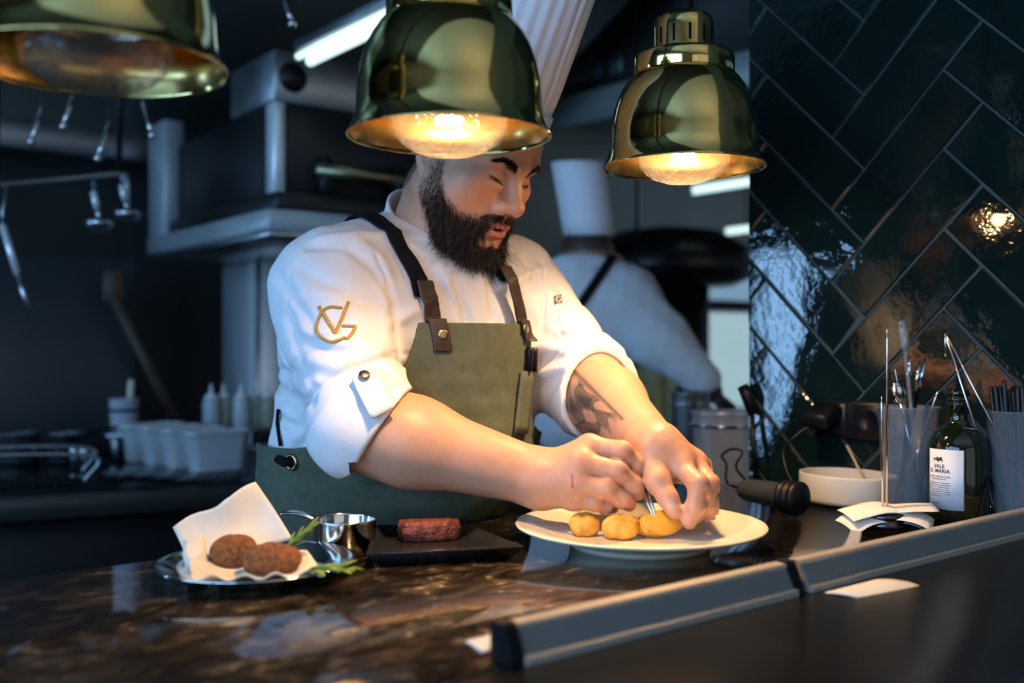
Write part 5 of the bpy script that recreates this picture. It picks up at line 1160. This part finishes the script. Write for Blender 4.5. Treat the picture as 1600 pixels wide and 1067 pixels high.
# utensil rail with hooks and hanging tools
ra, rb = W(-40, 292, 2.35), W(186, 272, 2.65)
ur = thing('utensil_rail', 'thin steel pot rail under the hood at the left', 'rail', tuple((ra+rb)/2)); MB().tube(curve([ra, ra+(rb-ra)*.5, rb, rb+Vector((.02, 0, -.02)), rb+Vector((.022, 0, -.09))], 24), .008, 10).build('rail_bar', M['steel'], ur, True)
MB().tube([ra+Vector((.05, 0, 0)), ra+Vector((.05, .02, .78))], .008, 8).build('hanger', M['blackmetal'], ur, True); MB().tube([rb, rb+Vector((0, .02, .66))], .008, 8).build('hanger', M['blackmetal'], ur, True)
hk = [(58, 196, 'far left, on the hood edge'), (108, 172, 'second from the left'), (162, 222, 'third from the left, lower'), (229, 186, 'nearest the steel post'), (447, 10, 'at the top by the strip light')]
for k, (px, py, l) in enumerate(hk):
    c = W(px, py, 2.45 if k < 4 else 2.3); o = MB(); sg_ = 1 if k in (3, 4) else -1
    o.tube([c+Vector((-.010*sg_, 0, .040)), c+Vector((.008*sg_, 0, -.020)), c+Vector((.013*sg_, 0, -.034))], [.0045, .0055, .0045], 10); o.lathe(c+Vector((.014*sg_, 0, -.040)), [(0, -.010), (.007, -.007), (.010, 0), (.007, .007), (0, .010)], 14); o.tube([c+Vector((-.010*sg_, 0, .040)), c+Vector((-.010*sg_, .05, .55))], .0008, 5)
    tag(o.build('pot_hook', M['polished'], None, True, tuple(c)), 'small bright steel peg hook hanging under the hood, '+l, 'hook', 'hooks under the hood')
def ladle(px0, py0, px1, py1, Y, label, bowl):
    a, b = W(px0, py0, Y), W(px1, py1, Y); t = thing('ladle', label, 'ladle', tuple(a), 0, 'ladles on the pot rail'); MB().tube([a, a+(b-a)*.55], .0085, 10).build('handle', M['insert'], t, True); MB().tube([a+(b-a)*.55, b], [.007, .005], 10).build('shank', M['steel'], t, True)
    if bowl: MB().lathe(b, [(0, -.028), (.02, -.024), (.032, -.012), (.036, 0), (.034, 0), (.018, -.021), (0, -.025)], 24).build('bowl', M['steel'], t, True)
    tg_ = MB().tube([a, a+Vector((0, 0, .03)), W(px0+6, 290, Y)], .003, 6); tg_.build('hook', M['steel'], t, True)
ladle(4, 352, 46, 488, 2.4, 'ladle with a bright tilted handle hanging at the far left', False); ladle(146, 300, 156, 345, 2.55, 'small ladle on the pot rail near the rail bend', True); ladle(190, 290, 200, 330, 2.62, 'steel ladle on the pot rail next to the steel post', True)
ta_, tb3 = BK(.50, .885, BH+.02), W(178, 462, 3.15); wp = thing('wooden_paddle', 'dark wooden paddle leaning against the wall behind the white tub', 'paddle', tuple(ta_)); MB().tube([ta_, tb3], [.016, .020], 10).build('handle', mat('dark_wood', (.05, .03, .018), .6, var=.3, scale=20), wp, True); MB().box(tb3+Vector((0, 0, .03)), (.03, .012, 0), (-.004, .01, 0), (0, 0, .05), .004).build('blade', mat('dark_wood_blade', (.055, .035, .02), .6), wp)

# ---- right background: hood strip, lights, counter, pots, the second cook
hs = thing('canopy_hood', 'pale edged canopy hood over the far cooking line, behind the lamps', 'extractor hood', tuple(R2(3.3, 2.5, 2.2)), ANG)
ea, eb = W(845, 186, 4.4), W(1215, 98, 3.5); ed_ = (eb-ea)
MB().box((ea+eb)/2, ed_/2, Vector((-ed_.y, ed_.x, 0)).normalized()*.02, (0, 0, .065), .004).build('front_edge', mat('pale_canopy_steel', (.40, .44, .44), .5, .3), hs)
hm_ = MB(); nn_ = Vector((ed_.y, -ed_.x, 0)).normalized(); nn_ = -nn_
hm_.sheet([[ea+Vector((0, 0, .07)), eb+Vector((0, 0, .07))], [ea+nn_*.05+Vector((0, 0, .62)), eb+nn_*.05+Vector((0, 0, .62))]], .02); hm_.build('canopy_front', M['ceiling'], hs)
MB().sheet([[ea+nn_*.02, eb+nn_*.02], [ea+nn_*1.0, eb+nn_*1.0]], .02).build('canopy_underside', M['hood'], hs)
MB().rbox(W(1148, 40, 4.6), .10, .16, .9, .004, 0).build('duct', mat('grey_duct', (.30, .33, .33), .5, .3), hs)
for k in range(9):
    f = .12+.032*k; p = ea+ed_*f+Vector((0, 0, .16))-nn_*.012; MB().box(p, ed_.normalized()*.035, nn_*.004, (0, 0, .05), .001).build('vent_slat', M['dullsteel'], hs)
for k, (xa, ya, xb, yb, Y) in enumerate(((1082, 298, 1190, 281, 4.6), (1134, 362, 1200, 354, 5.6))):
    a, b = W(xa, ya, Y), W(xb, yb, Y-.05); t = thing('strip_light', ['near strip light glowing under the right heat lamp', 'far strip light glowing beside the tiled wall edge'][k], 'ceiling light', tuple((a+b)/2), 0, 'strip lights over the far kitchen'); MB().tube([a, b], .018, 12).build('tube', M['tube'], t, True); MB().box((a+b)/2+Vector((0, 0, .026)), (b-a)/2, Vector((-(b-a).y, (b-a).x, 0)).normalized()*.03, (0, 0, .008), .002).build('housing', M['dullsteel'], t); MB().tube([(a+b)/2+Vector((0, 0, .03)), Vector((((a+b)/2).x, ((a+b)/2).y, 2.21))], .004, 6).build('wire', M['black'], t)
fcn = thing('far_counter', 'dark steel counter under the window with the second cook at it', 'counter', tuple(R2(2.9, 2.6, 0)), ANG)
MB().rbox(R2(3.7, 3.25, .87), 2.4, .62, .05, .004).build('worktop', M['dullsteel'], fcn); MB().rbox(R2(3.7, 3.28, .44), 2.36, .52, .81, .004).build('base', M['black'], fcn)
sdc = thing('side_counter', 'dark counter end behind the tiled wall carrying steel buckets', 'counter', tuple(R2(2.3, 1.62, 0)), ANG)
MB().rbox(R2(2.02, 1.62, .82), .80, .62, .05, .004).build('worktop', M['blackmetal'], sdc); MB().rbox(R2(2.02, 1.62, .40), .76, .56, .79, .004).build('base', M['black'], sdc)
def bucket(px, py0, py1, Y, rpx, label, m):
    z1 = W(px, py0, Y).z; z0 = .847; p = W(px, py1, Y); c = Vector((p.x, p.y, z0)); r = rpx/F*Y; h = z1-z0; t = thing('steel_bucket', label, 'container', tuple(c), 0, 'steel buckets beside the tiled wall')
    MB().lathe(c, [(0, 0), (r*.84, 0), (r*.88, .004), (r*.98, h-.025), (r*1.0, h-.022), (r*1.0, h-.004), (r*1.05, h), (r*.97, h), (r*.86, .006), (0, .005)], 48).build('pail', m, t, SM); MB().tube([c+Vector((r*1.04*math.cos(a), r*1.04*math.sin(a), h-.028)) for a in np.linspace(0, 6.283, 41)[:-1]], .003, 6, closed=True).build('rim_bead', M['polished'], t, True)
bucket(1130, 642, 748, 2.06, 48, 'big steel bucket right behind the cook’s left hand', M['insert']); bucket(1078, 612, 720, 2.42, 30, 'smaller dim steel bucket behind the big one', M['dullsteel'])
bh_ = thing('bread_oven_dome', 'black rounded hood shape in the dark far kitchen', 'oven', (W(1045, 400, 5.0).x, 5.0, .896))
dm = W(1045, 402, 5.0); MB().lathe(dm, [(0, -.16), (.30, -.15), (.40, -.10), (.42, -.04), (.38, .05), (.24, .13), (0, .16)], 40, sx=1.05, sy=.7).build('dome', mat('black_enamel', (.006, .006, .008), .3), bh_, True); MB().lathe(Vector((dm.x, dm.y, .896)), [(0, 0), (.22, 0), (.20, .1), (.20, dm.z-1.046), (0, dm.z-1.046)], 32).build('pedestal', M['black'], bh_, SM)
cl = thing('yellow_cloth', 'pale yellow green cloth hanging beyond the second cook', 'cloth', tuple(W(1030, 640, 3.6)))
MB().sheet(quadgrid(W(1003, 520, 3.6), W(1050, 560, 3.62), W(1062, 668, 3.6), W(990, 668, 3.6), 12, 14, lambda s, t: Vector((0, .02*math.sin(s*12), 0))), .004).build('cloth', mat('pale_yellow_cloth', (.85, .88, .50), .8, var=.15, scale=15), cl, True)
sk_ = W(1030, 520, 3.62); MB().tube([W(995, 515, 3.6), W(1062, 552, 3.64)], .010, 8).build('hanging_bar', M['blackmetal'], cl, True); MB().tube([W(995, 515, 3.6), Vector((W(995, 515, 3.6).x, 3.6, 2.9))], .006, 6).build('bar_stay', M['blackmetal'], cl, True)

# second cook, seen from behind
pw = lambda px, py, Y=2.92: W(px, py, Y)
def s2_body(p):
    d = ell(p, pw(917, 402), (.078, .095, .098)); d = smin(d, rcone(p, pw(918, 420), pw(918, 455, 2.9), .062, .07), .03)
    for x in (-1, 1): d = smin(d, ell(p, pw(917+x*39, 402), (.012, .018, .030)), .008)
    d = smin(d, ell(p, pw(965, 408, 2.86), (.018, .016, .02)), .02)
    d = smin(d, rcone(p, pw(910, 490), pw(905, 650), .095, .10), .05)
    h_ = pw(1112, 612, 2.72); d = smin(d, rcone(p, pw(1085, 585, 2.74), h_, .034, .030), .02)
    for k in range(4): d = smin(d, rcone(p, h_+Vector((0, -.012+.010*k, 0)), h_+Vector((.055, -.018+.014*k, -.040-.004*k)), .012, .009), .004)
    return smin(d, rcone(p, h_, h_+Vector((.02, -.03, -.045)), .013, .010), .006)
sk2 = thing('person', 'second cook seen from behind in white jacket and tall white hat, reaching right', 'person', (pw(925, 700).x, 2.92, 0))
v_, q_ = polygonise(s2_body, (-.1, 2.4, .7), (.8, 3.2, 1.75), .006)
hl2 = np.linalg.norm(v_-np.array(pw(917, 398)), axis=1); tn = np.tile(np.array([.34, .19, .13]), (len(v_), 1)); hairm = (hl2 < .13)*smooth01(v_[:, 2], 1.500, 1.515)*(np.abs(v_[:, 0]-pw(917, 0).x) < .080); tn = mixc(tn, hairm*.85, (.03, .02, .016)); tn = mixc(tn, ((v_[:, 0] > .5)*1.0)*.95, (.012, .012, .014))
npobj('body', v_, q_, M['skin'], sk2, tn)
def s2_jacket(p):
    d = rcone(p, pw(905, 455), pw(900, 640), .140, .148); d = smin(d, rcone(p, pw(885, 455, 3.0), pw(975, 470, 2.86), .085, .100), .06); d = smin(d, ell(p, pw(915, 540), (.160, .15, .22)), .06)
    d = smin(d, smin(rcone(p, pw(975, 478, 2.86), pw(1035, 535, 2.78), .095, .078), rcone(p, pw(1035, 535, 2.78), pw(1098, 592, 2.73), .076, .052), .03), .05)
    d = smin(d, smin(rcone(p, pw(872, 480, 3.04), pw(850, 560, 3.10), .085, .07), rcone(p, pw(850, 560, 3.1), pw(900, 640, 3.16), .07, .055), .03), .05)
    d = smin(d, rcone(p, pw(908, 428), pw(908, 450), .074, .09), .03)
    d = d+.006*noise(p, 26)+.004*noise(p, 60, off=3)
    d = smax(d, .86-p[:, 2], .01); return smax(d, (p[:, 2]-pw(0, 417).z)+.35*(p[:, 1]-2.92), .01)
v_, q_ = polygonise(s2_jacket, (-.3, 2.4, .80), (.8, 3.5, 1.62), .0065); j2 = npobj('chef_jacket', v_, q_, M['cotton'], sk2)
def s2_strap(p):
    b = s2_jacket(p); a, b2 = A3(pw(938, 425)), A3(pw(886, 500)); n = np.cross(b2-a, A3((0, 1, 0))); n /= np.linalg.norm(n)
    return smax(smax(np.abs(b-.004)-.005, np.abs((p-a)@n.astype(np.float32))-.013, .002), np.maximum(p[:, 1]-2.95, .9-p[:, 2]), .002)
v_, q_ = polygonise(s2_strap, (-.1, 2.5, .95), (.5, 3.0, 1.6), .005); npobj('apron_strap', v_, q_, M['webbing'], sk2)
def s2_legs(p):
    c = pw(912, 640); s = np.stack([np.abs(p[:, 0]-c.x), p[:, 1]-c.y, p[:, 2]], -1); d = rcone(s, (.09, 0, .86), (.10, .0, .08), .105, .075); return smax(smin(d, ell(s, (0, 0, .88), (.19, .15, .12)), .06), np.maximum(p[:, 2]-.92, .0-p[:, 2]), .01)
v_, q_ = polygonise(s2_legs, (-.1, 2.6, -.02), (.6, 3.25, .98), .012); npobj('trousers', v_, q_, M['trouser'], sk2)
rows = []; hb, ht = pw(920, 367), pw(903, 254); hdv = (ht-hb).normalized()
for k, t in enumerate(np.linspace(0, 1, 6)):
    c = hb+(ht-hb)*t; r = .073+.004*t; rows.append([c+Vector((1, 0, 0))*math.cos(a)*r*(1+.012*math.cos(a*24))+Vector((0, 1, .1))*math.sin(a)*r*1.1 for a in np.linspace(0, 2*math.pi, 97)])
MB().sheet(rows, .002).build('tall_hat', M['paperhat'], sk2, math.radians(20))
